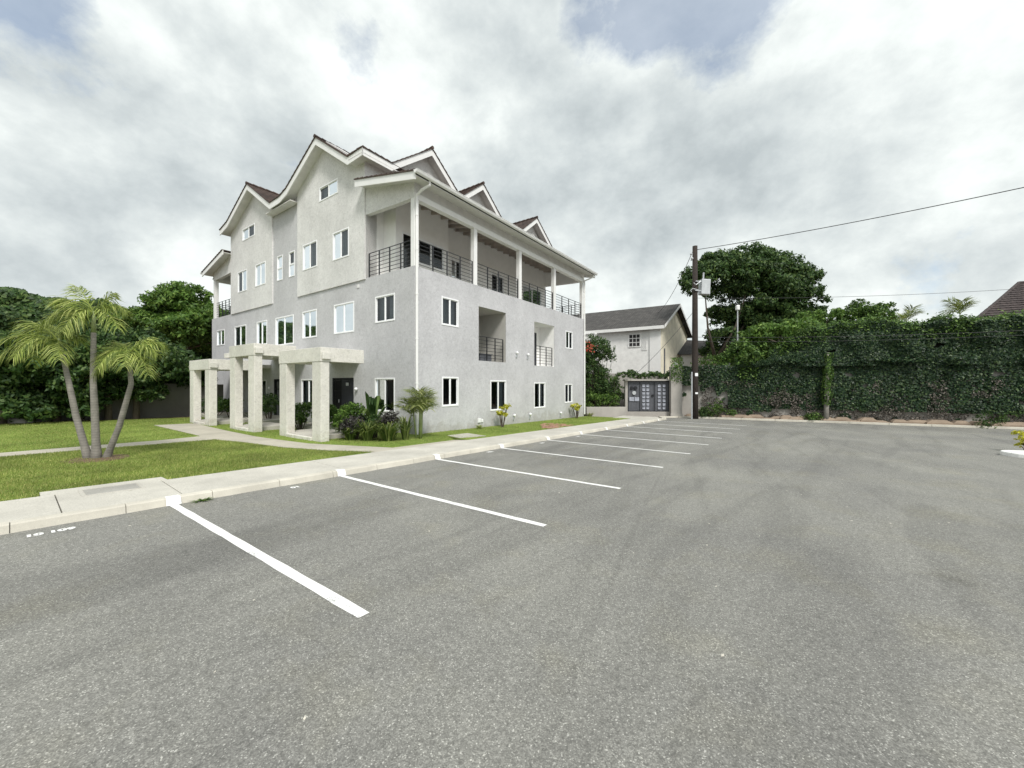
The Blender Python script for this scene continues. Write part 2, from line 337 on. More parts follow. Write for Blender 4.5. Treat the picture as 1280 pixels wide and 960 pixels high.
# ------------------------------------------------------------------ ground
MB().prism([(-700, -500), (700, -500), (700, 900), (-700, 900)], lambda x, y: gz(x, y, -.5), lambda x, y: gz(x, y, -.06)).build('ground', M['soil'], kind='structure')
KE = 7.62       # kerb face
FK = [(12.2, 28.1), (.936, -.352)]          # far kerb start and direction
def fk(t, off=0.0): return (FK[0][0]+FK[1][0]*t+.352*off, FK[0][1]+FK[1][1]*t+.936*off)
k0 = kp(-30, KE); k1 = kp(25.8, KE)
lot = [k0[:2], kp(-30, -45)[:2], fk(62), fk(0), (9.4, 27.9), kp(26.2, 7.7)[:2]]
MB().prism(lot[::-1], lambda x, y: gz(x, y, -.05), lambda x, y: gz(x, y)).build('parking_lot', M['asphalt'], kind='structure')
# pavement slabs with joints
mb = MB()
js = [-30, -24, -18, -12, -8, -4.2, -1.6, .42, 1.66, 4.3, 6.9, 9.5, 12.1, 14.7, 17.3, 19.9, 22.5, 25.0]
for a, b in zip(js[:-1], js[1:]):
    pts = [kp(s, p) for s, p in ((a+.006, KE-.0+.16), (b-.006, KE+.16), (b-.006, 9.27), (a+.006, 9.27))]
    mb.prism([(x, y) for x, y, z in pts], lambda x, y: gz(x, y, -.05), lambda x, y: gz(x, y, .10))
pts = [kp(*q) for q in ((.28, 9.27), (1.75, 9.27), (1.73, 9.62), (.28, 9.62))]; mb.prism([q[:2] for q in pts], lambda x, y: gz(x, y, -.05), lambda x, y: gz(x, y, .10))
pts = [kp(*q) for q in ((25.0, KE+.16), (26.6, 7.9), (27.9, 8.6), (27.5, 10.8), (24.5, 10.4), (25.0, 9.27))]; mb.prism([q[:2] for q in pts], lambda x, y: gz(x, y, -.05), lambda x, y: gz(x, y, .099))
mb.build('pavement', M['pave'], kind='structure', bevel=.006)
# kerb, slightly uneven stones
mb = MB(); prof = [(0.0, -.05), (.035, .095), (.05, .112), (.165, .114), (.165, -.05)]
s = -30.0
while s < 25.7:
    e = min(s+.992, 25.8); n = 4
    for i in range(n):
        a = s+(e-s)*i/n; b = s+(e-s)*(i+1)/n
        da = [.006*math.sin(a*5.1)+.004*math.sin(a*13), .006*math.sin(b*5.1)+.004*math.sin(b*13)]
        A = [kp(a, KE+q+da[0], z) for q, z in prof]; B = [kp(b, KE+q+da[1], z) for q, z in prof]
        mb.add(A+B, [(j, j+1, j+6, j+5) for j in range(4)]+([(0, 1, 2, 3, 4)] if i == 0 else [])+([(5, 6, 7, 8, 9)] if i == n-1 else []))
    s = e+.008
mb.build('kerb', M['kerb'], kind='structure')
mb = MB()
mb.prism([kp(25.8, KE)[:2], kp(26.9, 7.62)[:2], (10.6, 27.75), fk(-.1), fk(-.1, .17), (10.6, 27.95), kp(26.8, 7.85)[:2], kp(25.8, KE+.165)[:2]], lambda x, y: gz(x, y, -.05), lambda x, y: gz(x, y, .112))
t = -.1
while t < 60: mb.prism([fk(t+.008), fk(t+1.992), fk(t+1.992, .17), fk(t+.008, .17)], lambda x, y: gz(x, y, -.05), lambda x, y: gz(x, y, .125)); t += 2
mb.build('far_kerb', M['kerb'], kind='structure', bevel=.015)
# lawns (kerb frame)
lawnA = [(-30, 9.28), (.27, 9.28), (.27, 9.63), (1.74, 9.63), (1.76, 9.28), (6.04, 9.40), (5.33, 10.46), (4.72, 12.05), (4.38, 13.9), (4.02, 15.25), (2.7, 15.2), (-.2, 15.0), (-30, 14.6)]
lawnB = [(-30, 15.5), (-.2, 15.85), (2.9, 16.2), (4.0, 16.6), (3.95, 18.2), (3.8, 22.6), (4.55, 22.6), (7.2, 22.7), (7.3, 27.2), (-30, 27.6)]
lawnC = [(6.8, 9.62), (9.3, 9.62), (9.9, 10.7), (9.7, 11.95), (9.6, 16), (9.2, 22), (8.8, 28), (7.2, 26), (5.2, 22.0), (5.15, 18), (5.2, 15.2), (5.35, 13.9), (5.6, 12.2)]
lawnD = [(9.6, 9.28), (25.0, 9.28), (25.2, 10.4), (24.6, 12.6), (9.5, 12.0), (9.9, 10.7)]
grounds = []
for i, (nm, L) in enumerate((('lawn', lawnA), ('lawn', lawnB), ('lawn', lawnC), ('lawn', lawnD))):
    sheet(nm, L, M['lawn'], up=.085)
sheet('footpath', [(6.04, 9.27), (7.0, 9.27), (9.55, 9.29), (9.25, 9.62), (6.8, 9.62), (5.6, 12.2), (5.35, 13.9), (5.2, 15.2), (5.15, 18), (5.2, 22.0), (5.1, 22.6), (3.82, 22.6), (3.97, 18.2), (4.02, 15.25), (4.4, 13.9), (4.74, 12.05), (5.35, 10.46)], M['path'], up=.096)
sheet('narrow_path', [(-30, 14.6), (-.2, 15.0), (2.7, 15.2), (4.02, 15.25), (4.0, 16.6), (2.9, 16.2), (-.2, 15.85), (-30, 15.5)], M['path'], up=.095)
sheet('planting_bed', [(-30, 27.6), (7.3, 27.2), (7.2, 26), (8.8, 28), (8.5, 34), (-30, 34)], M['soil'], up=.07)
sheet('inspection_slab', [(9.75, 9.9), (10.9, 9.6), (11.05, 10.75), (10.0, 10.75)], M['slab'], up=.10, label='grey concrete slab in the grass near the front building corner', cat='slab', kind=None)
# stepped brick paving patch
mb = MB()
pts = [(15.0, 9.75), (15.6, 9.4), (17.6, 9.5), (17.5, 11.1), (16.2, 10.9)]
for i in range(120):
    s_, p_ = random.uniform(15.0, 17.6), random.uniform(9.45, 11.1)
    if p_ > 9.75+(s_-15)*.7: continue
    a = random.uniform(0, 3.1); c_, d_ = math.cos(a), math.sin(a); l, w_ = .13, .06
    q = [kp(s_+c_*x-d_*y, p_+d_*x+c_*y)[:2] for x, y in ((-l, -w_), (l, -w_), (l, w_), (-l, w_))]
    mb.prism(q, lambda x, y: gz(x, y, .06), lambda x, y, h=random.uniform(.09, .12): gz(x, y, h))
mb.build('brick_rubble', M['brick'], label='patch of loose red bricks laid in the grass beside the pavement', cat='bricks', kind='stuff')
# drain cover
t_ = empty('drain_cover', kp(1.02, 9.05, .10), math.atan2(KY, KX), label='rectangular concrete drain cover set into the pavement by the lawn', cat='drain cover')
mb = MB(); fr = .045
for x0, x1, y0, y1 in ((-.36, .36, -.28, -.28+fr), (-.36, .36, .28-fr, .28), (-.36, -.36+fr, -.28+fr, .28-fr), (.36-fr, .36, -.28+fr, .28-fr)): mb.box(x0, x1, y0, y1, -.02, .006)
fr_ = mb.build('rim', M['slab'], t_); MB().box(-.305, .305, -.225, .225, -.03, .0035).build('lid', M['stain'], t_)
t_.rotation_euler = Vector((SL*0, 0, math.atan2(KY, KX)))
t_.rotation_euler[1] = math.atan(SL)

# parking lines, each with its upstand mark on the kerb
starts = [1.51, 4.16, 6.75, 9.39, 12.1, 14.70, 17.28, 19.88, 22.45, 25.2]
words = ['first and nearest white bay line, its end in the left foreground', 'second white bay line from the camera', 'third white bay line from the camera', 'fourth white bay line from the camera', 'fifth white bay line from the camera', 'sixth white bay line from the camera', 'seventh white bay line from the camera', 'eighth white bay line, third from the far end', 'ninth white bay line, next to last at the far end', 'last white bay line beside the mailbox enclosure']
for i, s in enumerate(starts):
    mb = MB(); h = .052; n = 14; pe = KE-4.82
    ed = lambda j: .004*math.sin(j*2.3+i)
    for j in range(n):
        p0 = KE-.012+(pe-KE+.012)*j/n; p1 = KE-.012+(pe-KE+.012)*(j+1)/n
        s0_ = s+(KE-p0)*.042; s1_ = s+(KE-p1)*.042; q = [kp(s0_-h+ed(j), p0, .004), kp(s0_+h+ed(j*1.7), p0, .004), kp(s1_+h+ed((j+1)*1.7), p1, .004), kp(s1_-h+ed(j+1), p1, .004)]
        mb.add(q, [(0, 1, 2, 3)])
    q = [kp(s-.09, KE-.014, .006), kp(s+.09, KE-.014, .006), kp(s-.085, KE+.022, .100), kp(s+.085, KE+.022, .100), kp(s-.085, KE+.041, .1175), kp(s+.085, KE+.041, .1175), kp(s-.08, KE+.15, .119), kp(s+.08, KE+.15, .119)]
    mb.add(q, [(0, 1, 3, 2), (2, 3, 5, 4), (4, 5, 7, 6)])
    mb.build('parking_line', M['paint'], label=words[i], cat='parking line', group='white bay lines along the kerb')
# painted bay numbers, lying flat
def ground_text(txt, s, p, size, label):
    cu = bpy.data.curves.new('t', 'FONT'); cu.body = txt; cu.size = size; cu.offset = size*.06; cu.align_x = 'CENTER'
    tmp = bpy.data.objects.new('t', cu); me = bpy.data.meshes.new_from_object(tmp); bpy.data.objects.remove(tmp)
    o = bpy.data.objects.new('bay_number', me); COL.objects.link(o)
    a = math.atan2(KY, KX); ca, sa = math.cos(a), math.sin(a)
    for v in me.vertices:
        x = v.co.x*ca-v.co.y*sa; y = v.co.x*sa+v.co.y*ca; q = kp(s, p); v.co = (q[0]+x, q[1]+y, gz(q[0]+x, q[1]+y, .0045))
    me.materials.clear(); me.materials.append(M['paint']); tag(o, label, 'painted number', 'painted bay numbers by the kerb')
ground_text('10 109', .30, 7.28, .145, 'nearest white painted bay number, at the left edge')
ground_text('01', 3.15, 7.33, .15, 'white bay number between the first and second bay lines')
ground_text('102', 8.55, 7.36, .16, 'white bay number between the third and fourth bay lines')
ground_text('103', 11.25, 7.30, .16, 'white bay number between the fourth and fifth bay lines')
ground_text('104', 13.95, 7.33, .16, 'white bay number between the fifth and sixth bay lines')

# ------------------------------------------------------------------ apartment building
BD = empty('apartment_building', (BC[0], BC[1], 0), BA, label='grey and white stucco apartment building with brown tiled gables and a top balcony', cat='building')
def Lp(u0): return lambda a, z, d=0.0: (u0+d, a, z)      # left facade planes
def Rp(w0): return lambda a, z, d=0.0: (a, w0+d, z)      # right facade planes
def wall(name, pf, outer, holes, m, reveal=.16, thick=0, parent=BD):
    mb = MB(); loops = [[Vector((a, z, 0)) for a, z in outer]]+[[Vector((a, z, 0)) for a, z in ((h[0], h[2]), (h[1], h[2]), (h[1], h[3]), (h[0], h[3]))] for h in holes]
    tris = tessellate_polygon(loops); flat = [p for l in loops for p in l]
    mb.add([pf(p.x, p.y) for p in flat], [tuple(t) for t in tris])
    for h in holes:
        r = h[4] if len(h) > 4 else reveal
        c = ((h[0], h[2]), (h[1], h[2]), (h[1], h[3]), (h[0], h[3]))
        mb.add([pf(a, z, 0) for a, z in c]+[pf(a, z, r) for a, z in c], [(i, (i+1) % 4, (i+1) % 4+4, i+4) for i in range(4)])
    if thick:
        n = len(outer); mb.add([pf(a, z, 0) for a, z in outer]+[pf(a, z, thick) for a, z in outer], [(i, (i+1) % n, (i+1) % n+n, i+n) for i in range(n)]+([tuple(range(n, 2*n))] if thick < .3 else []))
    me = mb.build(name, m, parent)
    return me
def pbox(mb, pf, a0, a1, z0, z1, d0, d1): return mb.box(a0, a1, z0, z1, d0, d1, mp=lambda a, z, d: pf(a, z, d))
def window(pf, a0, a1, z0, z1, curt=1, style='slide', fr=.06, name='window', panes=2):
    mb = MB()
    pbox(mb, pf, a0, a1, z0, z0+fr, -.02, .09); pbox(mb, pf, a0, a1, z1-fr, z1, -.015, .09)
    pbox(mb, pf, a0, a0+fr, z0+fr, z1-fr, -.015, .09); pbox(mb, pf, a1-fr, a1, z0+fr, z1-fr, -.015, .09)
    mid = []
    if style == 'hung':
        zc = (z0+z1)/2; pbox(mb, pf, a0+fr, a1-fr, zc-.04, zc+.04, 0, .08); cells = [(a0+fr, a1-fr, z0+fr, zc-.04), (a0+fr, a1-fr, zc+.04, z1-fr)]
    else:
        cells = []; n = panes; w_ = (a1-a0-2*fr)/n
        for i in range(n):
            c0 = a0+fr+i*w_; c1 = c0+w_; cells.append((c0+(.03 if i else 0), c1-(.03 if i < n-1 else 0), z0+fr, z1-fr))
            if i < n-1: pbox(mb, pf, c1-.03, c1+.03, z0+fr, z1-fr, .0, .085)
    f = mb.build(name, M['upvc'], BD, bevel=.006)
    for k, (c0, c1, y0, y1) in enumerate(cells):
        s_ = MB(); d = .03+.02*(k % 2); t = .022
        for q in ((c0, c1, y0, y0+t), (c0, c1, y1-t, y1), (c0, c0+t, y0+t, y1-t), (c1-t, c1, y0+t, y1-t)): pbox(s_, pf, q[0], q[1], q[2], q[3], d-.012, d+.012)
        sa = s_.build('sash', M['upvc'], f)
        MB().add([pf(c0+t, y0+t, d), pf(c1-t, y0+t, d), pf(c1-t, y1-t, d), pf(c0+t, y1-t, d)], [(0, 1, 2, 3)]).build('pane', M['glass'], f)
    # room behind: dark lining and curtain
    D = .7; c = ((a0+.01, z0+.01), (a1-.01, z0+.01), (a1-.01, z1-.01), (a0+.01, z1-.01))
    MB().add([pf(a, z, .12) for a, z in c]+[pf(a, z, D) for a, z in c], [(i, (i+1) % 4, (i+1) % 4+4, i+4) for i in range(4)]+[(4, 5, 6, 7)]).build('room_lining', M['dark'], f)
    if curt:
        segs = {1: [(a0, a1)], 2: [(a0, a0+.3*(a1-a0)), (a1-.25*(a1-a0), a1)], 3: [(a0+.55*(a1-a0), a1)], 4: [(a0, a0+.45*(a1-a0)), (a1-.42*(a1-a0), a1)]}[curt]
        for x0, x1 in segs:
            mb = MB(); n = max(4, int((x1-x0)/.035)); b = len(mb.v)
            for i in range(n+1):
                a = x0+.02+(x1-x0-.04)*i/n; dd = .2+.022*math.sin(i*1.9)+.01*math.sin(i*.7)
                mb.v += [pf(a, z0+.03, dd), pf(a, z1-.03, dd)]
            mb.f += [(b+2*i, b+2*i+2, b+2*i+3, b+2*i+1) for i in range(n)]
            mb.build('curtain', M['curtain'], f)
    # thin projecting drip over the opening
    return f
TOP = 6.26
winL0 = [(1.16, 2.47, .66, 2.05), (7.17, 8.63, .64, 2.05), (12.6, 13.9, .64, 2.05)]
winL1 = [(1.16, 2.44, 4.33, 5.43), (3.96, 5.58, 4.10, 5.46), (7.11, 8.50, 4.09, 5.46), (9.42, 11.48, 3.89, 5.44), (12.52, 13.88, 4.05, 5.45), (15.37, 17.15, 4.12, 5.45), (18.8, 20.17, 4.39, 5.45)]
doors = [(4.0, 5.74, -.06, 2.08), (10.5, 11.7, -.06, 2.07), (16.2, 17.4, -.06, 2.05)]
W21 = 21.1; U15 = 15.08
wall('wall', Lp(0), [(0, -1.2), (W21, -1.2), (W21, TOP), (0, TOP)], winL0+winL1+doors, M['grey'])
winR0 = [(1.44, 2.42, .86, 2.1), (4.62, 5.90, .50, 1.98), (8.53, 9.78, .42, 1.89), (12.21, 13.27, .58, 1.81)]
winR1 = [(1.42, 2.42, 4.23, 5.41), (12.32, 13.33, 4.08, 5.23)]
log = [(3.76, 5.88, 2.88, 5.38, 1.7), (8.56, 10.85, 2.84, 5.31, 1.05)]
wall('wall', Rp(0), [(0, -1.2), (U15, -1.2), (U15, TOP), (0, TOP)], winR0+winR1+log, M['grey'])
wall('wall', lambda a, z, d=0: (U15-d, a, z), [(0, -1.2), (W21, -1.2), (W21, TOP), (0, TOP)], [], M['grey'])
wall('wall', lambda a, z, d=0: (a, W21-d, z), [(0, -1.2), (U15, -1.2), (U15, TOP), (0, TOP)], [], M['grey'])
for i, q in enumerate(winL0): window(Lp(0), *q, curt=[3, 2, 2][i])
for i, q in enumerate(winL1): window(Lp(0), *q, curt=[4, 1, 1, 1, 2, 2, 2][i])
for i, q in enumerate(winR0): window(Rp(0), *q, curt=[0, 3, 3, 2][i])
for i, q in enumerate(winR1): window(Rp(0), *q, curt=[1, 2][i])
# balcony floor slab, covers the top of the lower block
MB().box(.02, U15-.02, .02, W21-.02, TOP-.25, TOP-.01).build('balcony_floor', M['slab'], BD)
MB().box(0, U15, 0, .22, TOP+.001, TOP+.05).box(0, .2, .221, 3.1, TOP+.001, TOP+.05).box(0, .2, 17.6, W21, TOP+.001, TOP+.05).build('parapet_cap', M['grey'], BD)
# loggia linings
for i, (a0, a1, z0, z1, d) in enumerate(log):
    mb = MB(); c = ((a0, z0), (a1, z0), (a1, z1), (a0, z1)); pf = Rp(0); e = .004
    c = ((a0+e, z0+e), (a1-e, z0+e), (a1-e, z1-e), (a0+e, z1-e))
    mb.add([pf(a, z, .02) for a, z in c]+[pf(a, z, d) for a, z in c], [(j, (j+1) % 4, (j+1) % 4+4, j+4) for j in range(4)]+[(4, 5, 6, 7)])
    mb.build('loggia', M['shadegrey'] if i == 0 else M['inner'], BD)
def railing(pf, a0, a1, z0, posts, d=.1, h=1.06, bars=7, parent=BD):
    mb = MB()
    for i in range(posts+1):
        a = a0+(a1-a0)*i/posts; pbox(mb, pf, a-.02, a+.02, z0, z0+h, d-.02, d+.02)
    for i in range(bars):
        z = z0+.13+(h-.13)*i/(bars-1); t = .010 if i < bars-1 else .016
        pbox(mb, pf, a0, a1, z-t, z+t, d-.008, d+.008)
    return mb.build('railing', M['black'], parent)
for (a0, a1, z0, z1, d) in log: railing(Rp(0), a0+.06, a1-.16, z0+.02, 3, .08, 1.12)
# loggia doors and the low box
lg = MB(); pbox(lg, Rp(.98), 9.2, 10.38, 2.86, 4.93, 0, .06); lg.build('door', M['door'], BD)
lg = MB(); pbox(lg, Rp(.35), 4.25, 5.15, 2.9, 3.22, 0, .4); pbox(lg, Rp(.33), 4.2, 5.2, 3.22, 3.26, -.02, .45)
lg.build('storage_box', M['gate'], None, label='dark low box on the loggia floor behind the larger railing', cat='box')
bpy.data.objects['storage_box'].location = BD.location; bpy.data.objects['storage_box'].rotation_euler = BD.rotation_euler

# upper block
def gable_walls():
    bz = TOP+.01
    ev = 11.25
    # light bays stand 10 cm proud of the grey recess
    attic1 = (5.14, 6.77, 10.52, 11.21); attic2 = (14.01, 15.75, 10.56, 11.29)
    up1 = [(4.27, 5.58, 7.48, 8.77), (6.97, 8.35, 7.49, 8.78)]; up2 = [(12.57, 13.91, 7.49, 8.79), (15.09, 16.47, 7.48, 8.78)]
    u0 = -.06
    wall('wall', Lp(u0), [(3.1, bz), (8.92, bz), (8.92, 11.75), (6.15, 13.25), (3.1, 11.2)], up1+[attic1], M['light'], thick=.6)
    wall('wall', Lp(u0), [(11.78, bz), (17.6, bz), (17.6, 11.45), (14.1, 13.25), (11.78, 11.8)], up2+[attic2], M['light'], thick=.6)
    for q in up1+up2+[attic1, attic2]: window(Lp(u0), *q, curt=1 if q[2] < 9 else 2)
    nar = [(9.36, 9.97, 7.44, 8.78), (10.69, 11.32, 7.45, 8.81)]
    wall('wall', Lp(.02), [(8.9, bz), (11.8, bz), (11.8, 11.6), (8.9, 11.6)], nar, M['grey'])
    for q in nar: window(Lp(.02), *q, curt=1, style='hung', fr=.05)
gable_walls()
RG = [(.95, 11.5), (3.32, 13.31), (5.33, 11.75), (7.22, 13.24), (9.45, 11.5), (10.65, 11.5), (13.05, 13.34), (15.6, 11.62)]      # right eaves line at w=2.6
LG = [(2.6, 11.5), (3.69, 11.45), (6.3, 13.25), (9.13, 11.73), (9.9, 11.52), (11.03, 11.49), (13.92, 13.38), (16.9, 11.92), (18.1, 11.66)]   # left eaves line at u=-.5
# inner balcony wall and gables over it
wi = 3.1; nb = 2.28
dr = [(8.59, 9.86, 7.2, 8.58), (11.99, 14.5, 6.33, 8.60), (5.12, 5.9, 7.5, 8.55)]
wall('wall', Rp(wi), [(0, TOP), (U15, TOP), (U15, 9.6), (U15, 11.4), (13.05, 13.1), (10.5, 11.35), (9.6, 11.35), (7.22, 13.0), (5.33, 11.5), (3.32, 13.1), (1.0, 11.3), (0, 11.3)], dr, M['inner'])
n1 = [(1.25, 2.0, 6.33, 8.55), (2.15, 3.8, 7.35, 8.53)]
wall('wall', Rp(nb), [(.9, TOP), (4.1, TOP), (4.1, 10.05), (.9, 10.05)], n1, M['inner'])
wall('wall', Lp(.9), [(nb, TOP), (wi, TOP), (wi, 10.2), (nb, 10.05)], [], M['inner']); wall('wall', lambda a, z, d=0: (4.1-d, a, z), [(nb, TOP), (wi, TOP), (wi, 10.2), (nb, 10.05)], [], M['inner'])
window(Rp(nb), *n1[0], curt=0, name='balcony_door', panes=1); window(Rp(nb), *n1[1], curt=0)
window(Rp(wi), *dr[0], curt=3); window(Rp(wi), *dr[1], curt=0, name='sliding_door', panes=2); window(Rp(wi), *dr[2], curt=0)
wall('wall', lambda a, z, d=0: (U15-d, a, z), [(wi, TOP), (17.6, TOP), (17.6, 11.3), (10, 12.8), (wi, 11.3)], [], M['inner'])
wall('wall', lambda a, z, d=0: (a, 17.6-d, z), [(0, TOP), (U15, TOP), (U15, 11.3), (0, 11.3)], [], M['inner'])
# pale cladding of the gables above the shed roof (just proud of the inner wall)
for pts in ([(-.08, 10.1), (5.33, 10.1), (5.33, 11.5), (3.32, 13.08), (1.0, 11.28), (-.08, 11.28)], [(5.36, 10.1), (9.9, 10.1), (9.6, 11.3), (7.22, 13.0), (5.36, 11.5)], [(9.93, 10.1), (U15+.02, 10.1), (U15+.02, 11.4), (13.05, 13.1), (10.5, 11.3), (9.93, 11.3)]):
    wall('gable_wall', Rp(wi-.03), pts, [], M['light'])
# roofs
def ribbon(line, pf, d0, d1, lo, hi, m, name, jag=0.0):      # slab under a polyline, extruded d0..d1
    mb = MB(); n = len(line); P = []
    for d in (d0, d1):
        for off in (lo, hi): P += [pf(a, z+off, d) for a, z in line]
    F = []
    for i in range(n-1):
        F += [(i, i+1, 2*n+i+1, 2*n+i), (n+i, n+i+1, 3*n+i+1, 3*n+i), (i, i+1, n+i+1, n+i), (2*n+i, 2*n+i+1, 3*n+i+1, 3*n+i)]
    F += [(0, n, 3*n, 2*n), (n-1, 2*n-1, 4*n-1, 3*n-1)]
    mb.add(P, F); return mb.build(name, m, BD)
def tiled(line, pf, d0, d1, m, name='roof', row=.32, back=1.0):
    """stepped tile courses following the slope, with rounded roll edges at the verge"""
    mb = MB()
    for (a0, z0), (a1, z1) in zip(line[:-1], line[1:]):
        L = math.hypot(a1-a0, z1-z0); n = max(1, round(L/row)); sg = 1 if z1 >= z0 else -1
        for i in range(n):
            f0, f1 = i/n, (i+1)/n; A = (a0+(a1-a0)*f0, z0+(z1-z0)*f0); B = (a0+(a1-a0)*f1, z0+(z1-z0)*f1)
            lowA = .055 if sg > 0 else .02; lowB = .02 if sg > 0 else .055
            P = [pf(A[0], A[1]-.01, d0), pf(B[0], B[1]-.01, d0), pf(B[0], B[1]+lowB, d0), pf(A[0], A[1]+lowA, d0)]
            Q = [pf(A[0], A[1]-.01, d1), pf(B[0], B[1]-.01, d1), pf(B[0], B[1]+lowB, d1), pf(A[0], A[1]+lowA, d1)]
            mb.add(P+Q, [(0, 1, 2, 3), (4, 5, 6, 7), (3, 2, 6, 7), (0, 3, 7, 4), (1, 2, 6, 5), (0, 1, 5, 4)])
    return mb.build(name, m, BD)
r1 = tiled(LG, Lp(0), -.54, 15.62, M['roof']); r2 = tiled(RG, Rp(0), 2.56, 18.15, M['roof2']); RC = [(-.5, 11.5), (.95, 11.5)]; tiled(RC, Rp(0), 2.56, 3.7, M['roof2']); ribbon(RC, Rp(0), 2.6, 2.64, -.33, -.01, M['white'], 'fascia'); ribbon(RC, Rp(0), 2.645, 3.6, -.24, -.2, M['soffit'], 'soffit')
ribbon(LG, Lp(0), -.5, -.46, -.33, -.01, M['white'], 'fascia'); ribbon(RG, Rp(0), 2.6, 2.64, -.33, -.01, M['white'], 'fascia')
ribbon(LG, Lp(0), -.455, 15.4, -.24, -.2, M['soffit'], 'soffit'); ribbon(RG, Rp(0), 2.645, 17.9, -.24, -.2, M['soffit'], 'soffit')
MB().box(-.40, .0, 8.93, 11.77, 11.10, 11.14).build('eave_board', M['soffit'], BD)
# side eave at the left end and ridge caps
for w_, z_ in ((6.3, 13.25), (13.92, 13.38)):
    mb = MB(); u = -.56
    while u < 15: mb.tube([(u, w_, z_+.05), (u+.36, w_, z_+.035)], [.085, .07], 6); u += .36
    mb.build('ridge_cap', M['roof'], BD)
for u_, z_ in ((3.32, 13.31), (7.22, 13.24), (13.05, 13.34)):
    mb = MB(); w_ = 2.54
    while w_ < 6: mb.tube([(u_, w_, z_+.05), (u_, w_+.36, z_+.035)], [.085, .07], 6); w_ += .36
    mb.build('ridge_cap', M['roof'], BD)
# shed roofs over the balconies
def shed(sgn):
    # profile in w,z : outer low to inner high
    if sgn > 0: X = lambda w_: w_
    else: X = lambda w_: 20.7-w_+.05     # mirrored
    pr = [(X(-.62), 9.50), (X(3.15), 10.32)]
    tiled(pr, Lp(0), -.54, 15.62, M['roof'])
    ribbon(pr, Lp(0), -.5, -.46, -.30, -.01, M['white'], 'fascia'); ribbon(pr, Lp(0), 15.54, 15.58, -.30, -.01, M['white'], 'fascia')
    ribbon([(X(-.62), 9.5), (X(.14), 9.665)], Lp(0), -.455, 15.53, -.16, -.13, M['soffit'], 'soffit')
    ribbon([(X(.15), 9.667), (X(3.1), 10.31)], Lp(0), .16, 15.0, -.09, -.06, M['ceil'], 'ceiling')
    ribbon([(X(.0), 9.637), (X(3.15), 10.32)], Lp(0), -.455, .155, -.16, -.13, M['soffit'], 'soffit')
    mb = MB(); u = .5
    while u < 15:
        for k in range(1):
            P = [(u-.03, X(.1), 9.56), (u+.03, X(.1), 9.56), (u+.03, X(3.08), 10.21), (u-.03, X(3.08), 10.21), (u-.03, X(.1), 9.40), (u+.03, X(.1), 9.40), (u+.03, X(3.08), 10.05), (u-.03, X(3.08), 10.05)]
            mb.add(P, [(0, 1, 2, 3), (4, 5, 6, 7), (0, 1, 5, 4), (1, 2, 6, 5), (2, 3, 7, 6), (3, 0, 4, 7)])
        u += .62
    mb.build('rafter', M['rafter'], BD)
    # outer beam and end spandrels
    lo, hi = sorted((X(.0), X(.2)))
    f0, f1 = sorted((X(.07), X(.2)))
    MB().box(0.01, U15, f0, f1, 9.10, 9.52).build('frieze', M['soffit'], BD); MB().box(0.01, U15, min(X(-.03), X(.22)), max(X(-.03), X(.22)), 8.87, 9.10).build('beam', M['white'], BD, bevel=.01)
    for u0, m_ in ((-.005, M['light']), (U15-.19, M['inner'])):
        pts = [(X(.0), 8.92), (X(.9), 8.93), (X(3.12), 9.02), (X(3.12), 10.2), (X(0), 9.52)]
        mb = MB(); n = 5; mb.add([(u0, a, z) for a, z in pts]+[(u0+.2, a, z) for a, z in pts], [(0, 1, 2, 3, 4), (9, 8, 7, 6, 5)]+[(i, (i+1) % 5, (i+1) % 5+5, i+5) for i in range(5)])
        mb.build('spandrel', m_, BD)
    # columns
    cols = [(.11, 1), (3.56, 1), (7.2, 1), (10.95, 1), (14.92, 1)]
    for u, _ in cols: c0, c1 = sorted((X(.0), X(.22))); MB().box(u-.11, u+.11, c0, c1, TOP+.04, 8.87).build('column', M['white'], BD, bevel=.012)
    pf = Rp(0) if sgn > 0 else (lambda a, z, d=0: (a, W21-d-.05, z))
    for (c0, _), (c1, _) in zip(cols[:-1], cols[1:]): railing(pf, c0+.13, c1-.13, TOP+.05, 4)
    if sgn > 0: railing(Lp(0), .24, 3.0, TOP+.05, 4); railing(lambda a, z, d=0: (U15-d, a, z), .24, 3.0, TOP+.05, 4)
    else: railing(Lp(0), 17.75, 20.7, TOP+.05, 5); railing(lambda a, z, d=0: (U15-d, a, z), 17.75, 20.7, TOP+.05, 5)
    # gutter: open half round with lip
    mb = MB(); g = []; gx = X(-.70); n = 8
    for i in range(n+1):
        a = math.pi+math.pi*i/n; g.append((gx+.085*math.cos(a), 9.50+.12*math.sin(a)))
    P = [(-.56, y, z) for y, z in g]+[(15.62, y, z) for y, z in g]; mb.add(P, [(i, i+1, n+1+i+1, n+1+i) for i in range(n)])
    P = [(-.56, y, z) for y, z in g]; mb.add(P, [tuple(range(n+1))]); P = [(15.62, y, z) for y, z in g]; mb.add(P, [tuple(range(n+1))])
    for y in (gx-.085, gx+.085): mb.tube([(-.56, y, 9.5), (15.62, y, 9.5)], .014, 6)
    mb.build('gutter', M['white'], BD)
    for i, (px_, pu) in enumerate(((.05, 0.06), (15.2, 15.02))):
        ww = X(-.07); mb = MB()
        mb.tube([(px_+.15, X(-.62), 9.40), (px_+.15, X(-.62), 9.26), (px_+.02, X(-.35), 9.12), (pu, ww, 8.98), (pu, ww, 8.8), (pu, ww, 5), (pu, ww, .0-.3)], .052, 10)
        for z in (8.2, 6.9, 5.2, 3.5, 1.8, .6): mb.tube([(pu, ww, z), (pu, ww, z+.05)], .062, 10)
        mb.build('downpipe', M['white'], BD, smooth=False)
shed(1); shed(-1)
